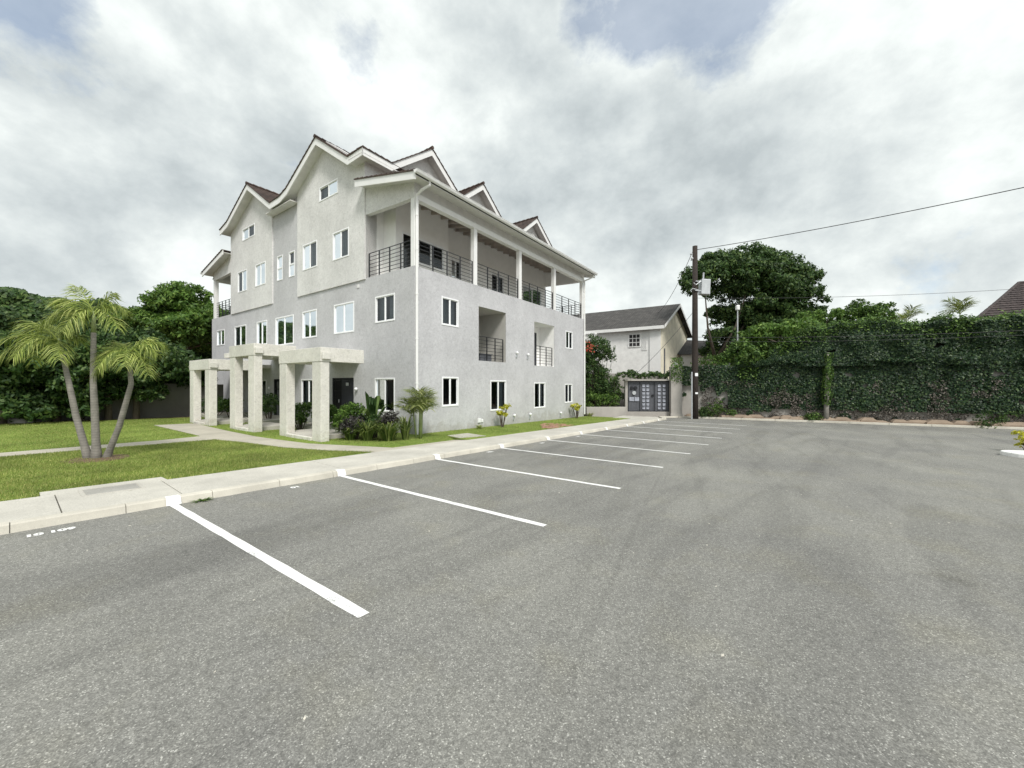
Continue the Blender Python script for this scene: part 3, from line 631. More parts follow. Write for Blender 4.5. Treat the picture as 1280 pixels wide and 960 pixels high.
# doors on the entrance side
def door(a0, a1, z0, z1, kind):
    pf = Lp(0); mb = MB(); pbox(mb, pf, a0, a0+.06, z0, z1, .02, .12); pbox(mb, pf, a1-.06, a1, z0, z1, .02, .12); pbox(mb, pf, a0+.06, a1-.06, z1-.06, z1, .02, .12)
    f = mb.build('door', M['door'], BD)
    split = a0+(a1-a0)*(.5 if kind == 0 else .02)
    if kind == 0:
        mb = MB(); pbox(mb, pf, a0+.07, split+.2, z0, z1-.07, .06, .1); mb.build('door_leaf', M['door'], f)
        mb = MB(); pbox(mb, pf, split+.21, a1-.07, z0, z1-.07, .12, .13); mb.build('screen_panel', M['dark'], f)
        mb = MB()
        for i in range(8): a = split+.23+(a1-.09-split-.23)*i/7; pbox(mb, pf, a-.012, a+.012, z0+.05, z1-.08, .03, .055)
        for z in (z0+.07, z0+.8, z1-.6, z1-.12): pbox(mb, pf, split+.21, a1-.07, z-.02, z+.02, .034, .05)
        mb.build('security_grille', M['black'], f)
        mb = MB(); pbox(mb, pf, a0+.48, a0+.68, 1.72, 1.86, .045, .058); mb.build('number_plate', M['galv'], f)
        mb = MB(); mb.tube([pf(split+.3, .95, .0), pf(split+.3, 1.1, .0)], .018, 6); mb.build('handle', M['galv'], f)
    else:
        mb = MB(); pbox(mb, pf, a0+.07, a1-.07, z0, z1-.07, .13, .14); mb.build('screen_panel', M['curtain'], f)
        mb = MB()
        for i in range(7): a = a0+.07+(a1-a0-.14)*i/6; pbox(mb, pf, a-.018, a+.018, z0+.05, z1-.08, .03, .06)
        for z in (z0+.07, z0+.9, z1-.55, z1-.1): pbox(mb, pf, a0+.07, a1-.07, z-.025, z+.025, .034, .055)
        mb.build('security_grille', M['black'], f)
door(*doors[0], 0); door(*doors[1], 1); door(*doors[2], 1)
def ball(mb, c, r, n=8):
    for i in range(n):
        pass
    pts = [(c[0], c[1], c[2]-r+2*r*i/6) for i in range(7)]
    rad = [max(.15*r, r*math.sqrt(max(0, 1-((i-3)/3)**2))) for i in range(7)]
    return mb.tube(pts, rad, 10)
def lamp_(p, r=.075):
    mb = MB(); ball(mb, p, r); return mb.build('wall_lamp', M['upvc'], BD, smooth=True)
for w_, z_ in ((3.72, 1.58), (12.1, 1.58), (15.9, 1.55)): lamp_((-.07, w_, z_))
for u_, z_ in ((6.77, 3.43), (7.83, 3.40), (6.52, .18), (8.04, .14), (11.57, 0.0)):
    o = lamp_((u_, -.08, z_), .075); mb = MB(); mb.box(u_-.05, u_+.05, -.05, 0.003, z_-.25, z_-.06); mb.build('lamp_bracket', M['galv'], o)
mb = MB(); mb.box(3.68, 3.86, -.06, .004, .03, .22).box(3.92, 4.04, -.05, .004, .03, .17); mb.build('socket_box', M['upvc'], BD, bevel=.01)
mb = MB(); mb.box(-.03, .004, 3.56, 3.72, 5.97, 6.12); mb.build('vent', M['light'], BD, bevel=.01)
mb = MB(); mb.box(-.05, .004, 2.05, 2.1, 6.0, 6.05)

# porticos
def portico(u, w0, w1, top, dw0, dw1):
    g = bw(u, w0)[2]; base = g+.10; dep = 1.55; bt = .46
    P = MB(); P.box(u, u+.32, w0, w1, top-bt, top).box(u+.32, u+dep, w0, w0+.3, top-bt, top).box(u+.32, u+dep, w1-.3, w1, top-bt+.02, top-.004)
    P.box(u+.32, u+dep, w0+.3, w1-.3, top-.2, top-.02); lk = max(w1-.3, w0+3.0); P.box(u+dep+.002, -.003, lk, max(dw1+.1, w1), top-.22, top-.03)
    if lk > w1-.2: P.box(u+dep-.3, u+dep, w1+.001, max(dw1+.1, w1), top-.24, top-.01)
    r = P.build('porch', M['porch'], BD, bevel=.012)
    for a in (w0+.02, w1-.56): MB().box(u+.015, u+.305, a, a+.54, base-.3, top-bt).build('porch_column', M['porch'], r, bevel=.015)
    MB().box(u+.03, u+.30, w0-.075, w0+.003, top-.38, top-.16).build('beam_end', M['porch'], r, bevel=.01)
    st = base+.12
    MB().box(u+.10, u+dep, w0+.5, w1-.05, base-.3, st).box(u+dep+.002, -.003, lk+.3, max(dw1+.1, w1), base-.3, st-.003).build('porch_floor', M['slab'], r, bevel=.01)
    MB().box(u-.02, u+.25, w0+.57, w1-.57, base-.3, st-.03).build('step', M['porch'], r, bevel=.012)
    return r
portico(-3.35, .52, 3.38, 2.98, 4.0, 5.74)
portico(-3.55, 4.95, 7.35, 3.36, 10.5, 11.7)
portico(-3.75, 9.0, 11.6, 2.9, 16.2, 17.4)

# ------------------------------------------------------------------ vegetation builders
def tree(name, loc, trunk_h, clumps, leafm, size, per, label, cat='tree', lean=0.0, tr=.28, group=None, asp=.45, bark='bark'):
    t = empty(name, loc, label=label, cat=cat, group=group)
    mb = MB(); top = Vector((lean, 0, trunk_h)); mb.tube([(0, 0, -.3), (lean*.2, .03, trunk_h*.35), (lean*.6, -.04, trunk_h*.7), tuple(top)], [tr*1.25, tr, tr*.85, tr*.7], 10)
    for ci, (c, r, sq) in enumerate(clumps):
        if ci % 3: continue
        c = Vector(c); m_ = top.lerp(c, .5)+Vector((random.uniform(-.3, .3), random.uniform(-.3, .3), -.1*abs(c.z-trunk_h)))
        mb.tube([tuple(top-Vector((0, 0, .3))), tuple(m_), tuple(c)], [tr*.5, tr*.28, tr*.08], 6)
    mb.build('trunk', M[bark], t, smooth=True)
    P, D = blob_pts(clumps, per); leaves('crown', P, D, size, M[leafm], t, asp=asp); return t
def dome(cx, cy, cz, rx, ry, rz, n, r0, r1, sq=.8):
    out = []
    for i in range(n):
        d = unit(rng.normal(0, 1, (1, 3)))[0]; d[2] = abs(d[2])*1.0-.25*random.random()
        k = .55+.45*random.random()**.5
        out.append(((cx+d[0]*rx*k, cy+d[1]*ry*k, cz+d[2]*rz*k), random.uniform(r0, r1), sq))
    return out
def shrub(name, loc, clumps, m, size, per, label, cat='shrub', group=None, asp=.5, stem='bark'):
    t = empty(name, loc, label=label, cat=cat, group=group); mb = MB()
    for c, r, sq in clumps:
        mb.tube([(c[0]*.15, c[1]*.15, -.1), (c[0]*.6, c[1]*.6, c[2]*.5), c], [.022, .016, .006], 5)
    mb.build('stem', M[stem], t); P, D = blob_pts(clumps, per); leaves('foliage', P, D, size, M[m], t, asp=asp); return t
def frond(parent, base, az, length, rise, droop, m, leaf=.45, n=44, wid=.022, name='frond', hang=.5, side=0.0):
    ca, sa = math.cos(az), math.sin(az); pts = []
    K = 16
    for i in range(K+1):
        t = i/K; r = length*(t*math.cos(rise*.8)*(1-.18*t)); z = length*(math.sin(rise)*t - droop*t*t)
        off = side*t*t*length
        pts.append(np.array([base[0]+ca*r-sa*off, base[1]+sa*r+ca*off, base[2]+z]))
    pts = np.array(pts); mb = MB(); mb.tube([tuple(p) for p in pts], list(np.linspace(.022, .004, K+1)*length/1.7), 5)
    V, F = list(mb.v), []
    n0 = len(V); Q = [f for f in mb.f if len(f) == 4]
    for i in range(n):
        t = .10+.90*i/(n-1); x = t*K; k = min(K-1, int(x)); f = x-k; p = pts[k]*(1-f)+pts[k+1]*f; tg = pts[k+1]-pts[k]; tg = tg/np.linalg.norm(tg)
        sd = np.array([-sa, ca, 0.0]); L = leaf*(.55+.9*math.sin(math.pi*min(1, t*.85+.12)))*random.uniform(.85, 1.1)
        for sg in (-1, 1):
            d = sd*sg*random.uniform(.5, .95)+tg*random.uniform(.5, .85)+np.array([0, 0, .30-hang*random.uniform(.2, 1.5)]); d /= np.linalg.norm(d)
            wv = tg-d*float(tg@d); wv /= max(1e-4, np.linalg.norm(wv)); wv = wv*wid
            mid = p+d*L*.5+np.array([0, 0, .02]); tip = p+d*L+np.array([0, 0, -hang*L*random.uniform(.25, .5)])
            b = len(V); V += [tuple(p-wv*.5), tuple(p+wv*.5), tuple(mid+wv), tuple(mid-wv), tuple(tip)]
            Q.append((b, b+1, b+2, b+3)); F.append((b+3, b+2, b+4))
    me = bpy.data.meshes.new(name); me.from_pydata([tuple(map(float, v)) for v in V], [], Q+F); me.materials.append(m); o = bpy.data.objects.new(name, me); COL.objects.link(o); o.parent = parent; return o

# ---- three-stem palm on the lawn
PB = (-9.69, 8.95); gzp = gz(*PB)+.08
palm = empty('palm_tree', (PB[0], PB[1], gzp), label='palm clump of three ringed grey trunks spreading from one base on the lawn', cat='palm')
def px2(px, py, d): return ((px-640)/483*d-PB[0], d-PB[1], (480-py)/483*d+1.8-gzp)
stems = [([(112, 584), (95, 520), (86, 478), (78, 443)], 9.0, .061), ([(121, 585), (118.5, 515), (116.5, 477), (117, 416)], 9.0, .067), ([(131, 583), (149, 533), (164, 480), (162, 458)], 9.1, .058)]
crowns = []
for i, (pp, d, r) in enumerate(stems):
    pts = [px2(a, b, d) for a, b in pp]; pts[0] = (pts[0][0], pts[0][1], -.1)
    P = []
    for j in range(len(pts)-1):
        for k in range(5): f = k/5; P.append(tuple(Vector(pts[j]).lerp(Vector(pts[j+1]), f)))
    P.append(pts[-1]); n = len(P); rr = [r*(1.6 if k == 0 else 1.35 if k == 1 else 1.15-.5*k/n)*(1+.02*(k % 2)) for k in range(n)]
    MB().tube(P, rr, 14).build('trunk', M['palmbark'], palm, smooth=True)
    top = Vector(pts[-1]); dr_ = (top-Vector(pts[-2])).normalized(); sh = top+dr_*(.38 if i != 1 else .5)
    MB().tube([tuple(top), tuple(top.lerp(sh, .4)), tuple(sh)], [r*.68, r*.62, r*.34], 10).build('crownshaft', M['shaft'], palm, smooth=True)
    crowns.append(sh)
spec = [ # az(deg), length, rise(rad), droop, side
 [(178, 1.5, .75, .62), (205, 1.6, .42, .62), (162, 1.35, .40, .75), (232, 1.2, .2, .75), (140, 1.1, .95, .5), (262, .95, .4, .85), (15, .6, .8, .6), (320, .65, .2, .9), (190, 1.2, 1.05, .55)],
 [(172, .95, 1.25, .30), (192, 1.2, .85, .55), (212, 1.15, .4, .75), (8, 1.0, .75, .62), (345, 1.0, .4, .75), (25, .7, 1.25, .25), (275, .85, .3, .9), (240, .95, .55, .8), (140, 1.0, .8, .6), (170, 1.05, .35, .75)],
 [(2, .95, .65, .65), (25, 1.0, .85, .55), (340, .95, .3, .85), (182, .95, .6, .8), (205, .75, .2, .95), (150, .75, .9, .5), (310, .8, .5, .9), (262, .75, .4, .9), (60, .7, 1.1, .4)]]
for c, sp_ in zip(crowns, spec):
    for az, L, ri, drp in sp_: frond(palm, tuple(c-Vector((0, 0, .05))), R_(az), L, ri, drp, M['frond'], leaf=.30, n=46, wid=.008, hang=.70)
mb = MB(); mb.tube([(0, 0, -.05), (0, 0, .012), (0, 0, .03)], [.62, .6, .3], 18); o = mb.build('soil_ring', M['soil'], palm)

# ---- plants against the building
def at_b(u, w_): x, y, z = bw(u, w_); return (x, y, gz(x, y, .085))
def smallpalm(name, loc, nst, h, label, m='frondP', nf=7, L=.8):
    t = empty(name, loc, label=label, cat='palm'); 
    for i in range(nst):
        a = random.uniform(0, 6.28); r = .14*i/max(1, nst-1); hh = h*random.uniform(.7, 1) if i else h; tx = r*2.2*math.cos(a); ty = r*2.2*math.sin(a)
        MB().tube([(r*math.cos(a), r*math.sin(a), -.05), (tx*.7, ty*.7, hh*.55), (tx, ty, hh)], [.035, .028, .022], 8).build('cane', M['shaft'], t, smooth=True)
        for k in range(nf): frond(t, (tx, ty, hh-.25*(k % 2)), 6.28*k/nf+random.uniform(-.3, .3), L*random.uniform(.75, 1.05), random.uniform(.8, 1.35), random.uniform(.35, .75), M[m], leaf=L*.46, n=18, wid=.013*L, hang=.30)
    return t
smallpalm('areca_palm', at_b(-.7, -1.1), 4, 1.35, 'young yellow-green palm with thin canes beside the white corner downpipe', L=.85, nf=8)
smallpalm('areca_palm', at_b(-1.5, 22.6), 4, 1.5, 'pale palm beyond the far left end of the building, seen through the far portico', L=1.6, nf=8)
hd = lambda x0, x1, y0, y1, z0, z1, n, r: [((random.uniform(x0, x1), random.uniform(y0, y1), random.uniform(z0, z1)), r*random.uniform(.8, 1.15), .95) for _ in range(n)]
def bshrub(u, w_, ru, rw, h, m, label, n=10, r=.28, size=.085, per=2600, asp=.5, name='shrub', cat='shrub'):
    t = shrub(name, at_b(u, w_), hd(-ru, ru, -rw, rw, h*.3, h-r*.7, n, r), m, size, per, label, cat=cat, asp=asp); t.rotation_euler = (0, 0, BA); return t
bshrub(-2.05, 1.0, .38, .42, 1.22, 'leafB', 'clipped bright green hedge shrub beside the front portico column', n=20, r=.27, per=3400)
bshrub(-2.25, .35, .3, .35, .78, 'purple', 'dark purple leafed shrub at the foot of the clipped green hedge', n=12)
bshrub(-1.5, -.35, .22, .3, .95, 'purple', 'dark purple shrub under the ground window near the corner', n=9, r=.22, per=2000)
bshrub(-1.5, .3, .3, .4, .9, 'leafD', 'dark green shrub between the clipped hedge and the ground window', n=9, r=.25)
bshrub(-2.0, 4.6, .3, .4, 1.15, 'leafM', 'green hedge shrub between the first and second porticos', n=13)
bshrub(-1.3, 4.3, .3, .7, 1.15, 'leafM', 'long dark green hedge below the window behind the first portico', n=18)
bshrub(-1.2, 9.3, .3, .5, 1.6, 'leafD', 'tall dark shrub seen inside the middle portico', n=12)
bshrub(-1.8, 12.3, .35, .5, 1.2, 'leafM', 'large leafed shrub between the middle and far porticos', n=10, size=.16, per=900)
bshrub(-2.2, 13.6, .5, .8, 1.3, 'leafD', 'dark shrub behind the far portico columns', n=12)
def strap(name, loc, n, h, m, label, spread=.35, wid=.018, cat='plant', group=None):
    t = empty(name, loc, label=label, cat=cat, group=group); V = []; Q = []
    for i in range(n):
        a = random.uniform(0, 6.28); r = spread*.25*random.random(); L = h*random.uniform(.6, 1.15); out_ = random.uniform(.25, .95)*spread
        b = np.array([r*math.cos(a), r*math.sin(a), -.03]); d = np.array([math.cos(a), math.sin(a), 0]); sd = np.array([-math.sin(a), math.cos(a), 0])*wid
        pr = [b, b+d*out_*.35+np.array([0, 0, L*.62]), b+d*out_*.8+np.array([0, 0, L*.88]), b+d*out_*1.25+np.array([0, 0, L*random.uniform(.65, 1.0)])]
        k = len(V)
        for p, ww in zip(pr, (.6, 1, .75, .05)): V += [tuple(p-sd*ww), tuple(p+sd*ww)]
        Q += [(k, k+1, k+3, k+2), (k+2, k+3, k+5, k+4), (k+4, k+5, k+7, k+6)]
    npmesh('foliage', np.array(V), np.array(Q), M[m], t); return t
strap('strap_plant', at_b(-2.15, -.2), 190, .72, 'grassy', 'yellow-green strappy plant in the middle of the corner bed', .55)
strap('strap_plant', at_b(-1.75, -.75), 180, .68, 'grassy', 'yellow-green strappy plant nearest the young corner palm', .7)
strap('strap_plant', at_b(-2.45, .3), 120, .5, 'grassy', 'low strappy plant beside the purple shrub of the corner bed', .45)
strap('strap_plant', at_b(-1.2, -.95), 70, .85, 'grassy', 'thin upright strappy plant behind the young corner palm', .4, .02)
strap('broad_leaf_plant', at_b(-1.55, .45), 15, 1.6, 'leafD', 'dark broad leafed plant rising below the ground floor window', .6, .085)
strap('strap_plant', at_b(-2.3, 8.3), 24, .55, 'grassy', 'small strappy plant between the middle and far porticos', .4)
def yshrub(u, w_, h, label):
    cl = [((random.uniform(-.26, .26), random.uniform(-.26, .26), h*random.uniform(.55, .95)), random.uniform(.11, .17), .8) for _ in range(11)]
    t = shrub('croton_bush', at_b(u, w_), cl, 'yellow', .10, 2600, label, cat='bush', group='yellow bushes along the side wall'); t.rotation_euler = (0, 0, BA)
yshrub(4.75, -.6, 1.05, 'yellow leafed bush under the second ground window of the side wall'); yshrub(12.9, -.5, .95, 'yellow leafed bush at the far end of the side wall')
# tufts along the wall foot
mb = []; 
strap('grass_tuft', at_b(3.4, -.35), 40, .22, 'blade', 'grass tuft at the wall foot beside the socket boxes', .3, .012, cat='grass')
strap('grass_tuft', at_b(15.6, -.2), 60, .3, 'blade', 'weed tuft at the foot of the far downpipe', .5, .015, cat='grass')
q = kp(1.85, KE-.02, .0); strap('weed', (q[0], q[1], q[2]), 60, .07, 'leafB', 'small green weed in the kerb gap beside the nearest bay line', .16, .010, cat='weed')

# ---- grass blades
def poly_in(P, poly):
    x, y = P[:, 0], P[:, 1]; ins = np.zeros(len(P), bool); n = len(poly)
    for i in range(n):
        x0, y0 = poly[i]; x1, y1 = poly[(i+1) % n]
        c = ((y0 > y) != (y1 > y)) & (x < (x1-x0)*(y-y0)/((y1-y0) if y1 != y0 else 1e-9)+x0); ins ^= c
    return ins
gp = []
for L, n, smin in ((lawnA, 190000, -6), (lawnB, 90000, -5), (lawnC, 26000, 5), (lawnD, 26000, 9)):
    a = np.array(L); lo = np.maximum(a.min(0), [smin, 0]); hi = a.max(0)
    if L is lawnB: hi = np.minimum(hi, [9, 27.3])
    P = rng.uniform(lo, hi, (n, 2)); gp.append(P[poly_in(P, L)])
gp = np.concatenate(gp); X = gp[:, 0]*KX-gp[:, 1]*KY; Y = gp[:, 0]*KY+gp[:, 1]*KX; Z = -SL*(KX*X+KY*Y)+.083
n = len(X); b = np.stack([X, Y, Z], 1); a = rng.uniform(0, 6.28, n); hgt = rng.uniform(.018, .05, n)*(0.75+.6*vnoise(X*.8, Y*.8)); sd = np.stack([np.cos(a), np.sin(a), 0*a], 1)*.006
tip = b+np.stack([rng.normal(0, .014, n), rng.normal(0, .014, n), hgt], 1)
npmesh('grass', np.stack([b-sd, b+sd, tip], 1).reshape(-1, 3), np.arange(3*n).reshape(n, 3), M['blade'], label='short mown green grass covering the lawns', cat='grass', kind='stuff')

# ------------------------------------------------------------------ far boundary: ivy wall
def ivyface(L0, L1, z0, z1, n, dens, base_off, thick, size, m, seed=1, top=False):
    t = rng.uniform(L0, L1, n); h = rng.uniform(0, 1, n)
    d = vnoise(t*1.1, h*5, seed)*.6+vnoise(t*3.1, h*11, seed+1)*.4
    keep = dens(t, h, d); t = t[keep]; h = h[keep]
    bul = vnoise(t*.9, h*3, seed+4)*thick+rng.uniform(0, .12, len(t))
    off = base_off-bul; x = FK[0][0]+FK[1][0]*t+.352*off; y = FK[0][1]+FK[1][1]*t+.936*off
    zt = z1(t) if callable(z1) else z1; zb = z0(t) if callable(z0) else z0
    z = zb+(zt-zb)*h; P = np.stack([x, y, z], 1); D = np.tile(np.array([-.352, -.936, .35]), (len(t), 1)); return P, D
OFF = .95
def gl(t): x, y = fk(t, OFF); return gz(x, y)
bwall = empty('boundary_wall', (*fk(0, OFF), 0), label='long rendered boundary wall smothered in dark ivy behind the far kerb', cat='wall')
mb = MB(); loc = bwall.location
def bwbox(mb, t0, t1, o0, o1, z0, z1):
    P = [(*fk(t, o), z) for z in (z0, z1) for t, o in ((t0, o0), (t1, o0), (t1, o1), (t0, o1))]; P = [(x-loc[0], y-loc[1], z) for x, y, z in P]
    return mb.add(P, [(0, 1, 2, 3), (4, 5, 6, 7), (0, 1, 5, 4), (1, 2, 6, 5), (2, 3, 7, 6), (3, 0, 4, 7)])
bwbox(mb, .2, 60, OFF, OFF+.22, -2, 2.95); mb.build('wall_panel', M['sitewall'], bwall)
mb = MB(); bwbox(mb, .15, 60, OFF-.06, OFF+.28, 2.95, 3.05); mb.build('coping', M['sitewall'], bwall)
mb = MB(); t = 1.0
while t < 40:
    for k in range(3):
        h = random.uniform(.08, .40); ww = random.uniform(.3, .7); tt = t+random.uniform(-.3, .3)
        g_ = gz(*fk(tt, .6)); o_ = random.uniform(.35, .75)
        P = [(*fk(tt+dx, o_+dy), g_+z) for z, sc in ((-.2, 1), (h*.6, .9), (h, .5)) for dx, dy in ((-ww*sc, -.2*sc), (ww*sc, -.2*sc), (ww*sc, .3), (-ww*sc, .3))]
        P = [(x-loc[0], y-loc[1], z) for x, y, z in P]
        mb.add(P, [(0, 1, 5, 4), (1, 2, 6, 5), (2, 3, 7, 6), (3, 0, 4, 7), (4, 5, 9, 8), (5, 6, 10, 9), (6, 7, 11, 10), (7, 4, 8, 11), (8, 9, 10, 11)])
    t += .9
mb.build('rock_footing', M['rock'], bwall)
g0 = lambda t: -.62-.02*t*.3
def d1(t, h, d): # bare patches near the left end and along the foot
    bare = ((t < 3.2) & (h < .62) & (d < .56+.12*(t < 1.2))) | ((h < .20) & (d < .62)) | (d < .17)
    return ~bare
P, D = ivyface(.2, 34, g0, 3.12, 74000, d1, OFF, .30, .13, 'ivy')
leaves('ivy', P, D, .13, M['ivy'], asp=.8, label='dark ivy blanket clinging to the lower boundary wall', cat='ivy', kind='stuff')
def d2(t, h, d): return (h < .72) & (d > .44) & (rng.random(len(t)) < .95-h)
P, D = ivyface(1.5, 34, g0, 3.1, 60000, d2, OFF-.03, .34, .1, 'dry', 5)
leaves('dry_vine', P, D, .10, M['dry'], asp=.6, label='dry brown leafless vine tangle low on the boundary wall', cat='vine', kind='stuff')
# upper screen of creeper above the wall
def ztop(t): return np.interp(t, [3.5, 5.5, 7.0, 8.2, 12, 16, 20, 34], [3.2, 3.5, 4.7, 5.55, 5.75, 5.6, 5.65, 5.9])+.5*(vnoise(t*1.1, t*0, 9)-.5)+.3*(vnoise(t*2.9, t*0, 4)-.5)
P1, D1 = ivyface(3.8, 36, 3.0, ztop, 80000, lambda t, h, d: d > .16, OFF+.02, .62, .15, 'ivy', 21)
tt = rng.uniform(3.8, 36, 34000); oo = rng.uniform(-.45, .9, len(tt)); x = FK[0][0]+FK[1][0]*tt+.352*(OFF+oo); y = FK[0][1]+FK[1][1]*tt+.936*(OFF+oo)
zz_ = ztop(tt)+.45*vnoise(tt*2.6, oo*2, 5)+rng.normal(0, .16, len(tt))-.25-.9*np.where(oo < -.2, rng.random(len(tt))**1.5, 0); P2 = np.stack([x, y, zz_], 1); D2 = np.tile(np.array([-.2, -.4, 1.0]), (len(tt), 1))
up = leaves('creeper', P1, D1, .15, M['ivy'], asp=.7, label='upper screen of dark green creeper rising above the boundary wall', cat='creeper', kind='stuff')
leaves('creeper_top', P2, D2, .17, M['leafM'], up, asp=.5)
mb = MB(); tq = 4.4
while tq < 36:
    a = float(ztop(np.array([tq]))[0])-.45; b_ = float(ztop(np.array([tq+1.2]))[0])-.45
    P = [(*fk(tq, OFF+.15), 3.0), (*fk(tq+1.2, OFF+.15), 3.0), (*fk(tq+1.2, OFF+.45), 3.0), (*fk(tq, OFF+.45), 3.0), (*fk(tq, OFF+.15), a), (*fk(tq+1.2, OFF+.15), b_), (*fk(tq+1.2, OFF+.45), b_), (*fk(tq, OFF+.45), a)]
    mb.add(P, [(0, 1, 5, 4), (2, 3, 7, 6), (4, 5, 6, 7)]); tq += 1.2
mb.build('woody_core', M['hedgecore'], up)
# ledge growth: the brighter overhanging line on the wall top
tt = rng.uniform(4.5, 34, 9000); tt = tt[vnoise(tt*.7, tt*0, 12)+.25*rng.random(9000) > .62]; oo = OFF-rng.uniform(.2, .75, len(tt)); x = FK[0][0]+FK[1][0]*tt+.352*oo; y = FK[0][1]+FK[1][1]*tt+.936*oo
leaves('ledge_growth', np.stack([x, y, 3.2+.18*vnoise(tt*.8, tt*0, 2)+rng.normal(0, .07, len(tt))], 1), np.tile(np.array([-.1, -.3, 1.0]), (len(tt), 1)), .15, M['ivy'], up, asp=.6)
# vine-wrapped post and bushes at the wall foot
def wall_at(px):       # t on the far line for a pixel column
    r = (px-640)/483.; a = np.array([[FK[1][0]-r*FK[1][1]]]); return float((r*FK[0][1]-FK[0][0])/(FK[1][0]-r*FK[1][1]))
tp = wall_at(1036); q = fk(tp, .45)
pt = empty('vine_wrapped_trunk', (q[0], q[1], gz(*q)), label='slim whitewashed trunk wrapped in green vine against the ivy wall', cat='tree')
MB().tube([(0, 0, -.1), (.02, 0, .9), (.06, 0, 2.0), (.12, 0, 4.6)], [.17, .14, .12, .07], 9).build('trunk', M['palmbark'], pt, smooth=True)
hh = 1.15+3.4*rng.random(1300); aa = rng.uniform(0, 6.28, len(hh)); rr = .13+.2*vnoise(hh*2.3, aa)
leaves('foliage', np.stack([rr*np.cos(aa)+.03*hh, rr*np.sin(aa), hh], 1), np.stack([np.cos(aa), np.sin(aa), .2+0*aa], 1), .12, M['leafM'], pt, asp=.7)
for px_, w_, h_, m_, lb in ((905, 1.1, 1.35, 'leafM', 'green bush at the wall foot just right of the utility pole'), (1020, .5, .6, 'leafM', 'small low bush left of the whitewashed trunk'), (880, .4, .8, 'leafD', 'dark bush directly behind the utility pole foot'), (1250, 1.5, 1.0, 'leafD', 'dark bush at the wall foot near the right edge')):
    q = fk(wall_at(px_), .35); shrub('bush', (q[0], q[1], gz(*q)), hd(-w_, w_, -.1, .25, .1, h_-.2, 12, .32), m_, .11, 900, lb, cat='bush')

# ------------------------------------------------------------------ utility pole, cables
PX = (12.88, 27.2); pg = gz(*PX)
up_ = empty('utility_pole', (PX[0], PX[1], pg), label='dark timber utility pole standing at the far kerb in front of the ivy', cat='utility pole')
ptop = 11.5-pg
MB().tube([(0, 0, -.3), (0, 0, 3), (.0, 0, 7), (.0, 0, ptop)], [.23, .215, .19, .165], 14).build('pole', M['pole'], up_, smooth=True)
t_ = MB(); t_.box(.30, .92, -.3, .2, 0, 1.05); tb = t_.build('transformer_box', M['galv'], up_, bevel=.03); tb.location = (0, 0, 8.1-pg)
tb.rotation_euler = (0, R_(3), 0)
mb = MB()
for z in (.2, .85): mb.box(-.1, .3, -.25, -.19, z, z+.06)
mb.tube([(.15, -.22, .25), (-.3, -.25, .35), (-.42, -.2, .2)], .035, 6); mb.tube([(.25, -.25, .9), (-.1, -.3, .6), (-.25, -.25, .75)], .03, 6)
mb.build('bracket', M['galv'], tb); MB().tube([(.5, -.05, 1.13), (.5, -.05, 1.55)], .06, 8).build('bushing', M['galv'], tb)
mb = MB(); mb.tube([(-.27, -.1, -.1), (-.27, -.1, 3.3)], .05, 8); mb.build('conduit', M['galv'], up_)
mb = MB(); ball(mb, (-.25, -.1, ptop-.9), .09); ball(mb, (-.27, 0, ptop-.55), .08); mb.tube([(-.3, 0, ptop-.6), (.0, 0, ptop-.5)], .03, 6); mb.tube([(-.3, 0, ptop-1.0), (.0, 0, ptop-.95)], .03, 6); mb.build('insulator', M['galv'], up_)
MB().box(-.1, .1, -.235, -.21, 3.0, 3.22).build('tag_plate', M['upvc'], up_); MB().box(-.09, .09, -.245, -.22, 1.75, 1.87).build('tag_plate', M['upvc'], up_)
def cable(a, b, sag, r, label, n=20):
    a = Vector(a); b = Vector(b); pts = []
    for i in range(n+1):
        t = i/n; p = a.lerp(b, t); p.z -= sag*4*t*(1-t); pts.append(tuple(p))
    return MB().tube(pts, r, 5).build('overhead_cable', M['wire'], label=label, cat='cable', group='overhead cables on the utility pole')
def P3(px, py, d): return ((px-640)/483*d, d, 1.8+(480-py)/483*d)
A0 = (PX[0], PX[1], 11.25)
cable((PX[0]+.1, PX[1], 11.25), P3(1560, 172, 14), .25, .022, 'thick black cable from the pole top to the upper right')
cable((PX[0]-.2, PX[1], 11.05), P3(822, 392, 38), .5, .018, 'thin cable sloping down left from the pole top to the house')
cable((PX[0], PX[1], 7.85), P3(1420, 350, 24), .35, .011, 'thin cable running right from below the transformer box')
cable((PX[0], PX[1], 5.1), P3(1450, 404, 20), .25, .011, 'low cable crossing in front of the creeper')
cable((PX[0], PX[1], 4.8), P3(1450, 410, 20), .25, .009, 'lowest cable crossing in front of the creeper')
cable((PX[0]-.1, PX[1], 6.9), P3(790, 472, 30), .2, .014, 'thin stay wire from the pole to the mailbox enclosure')

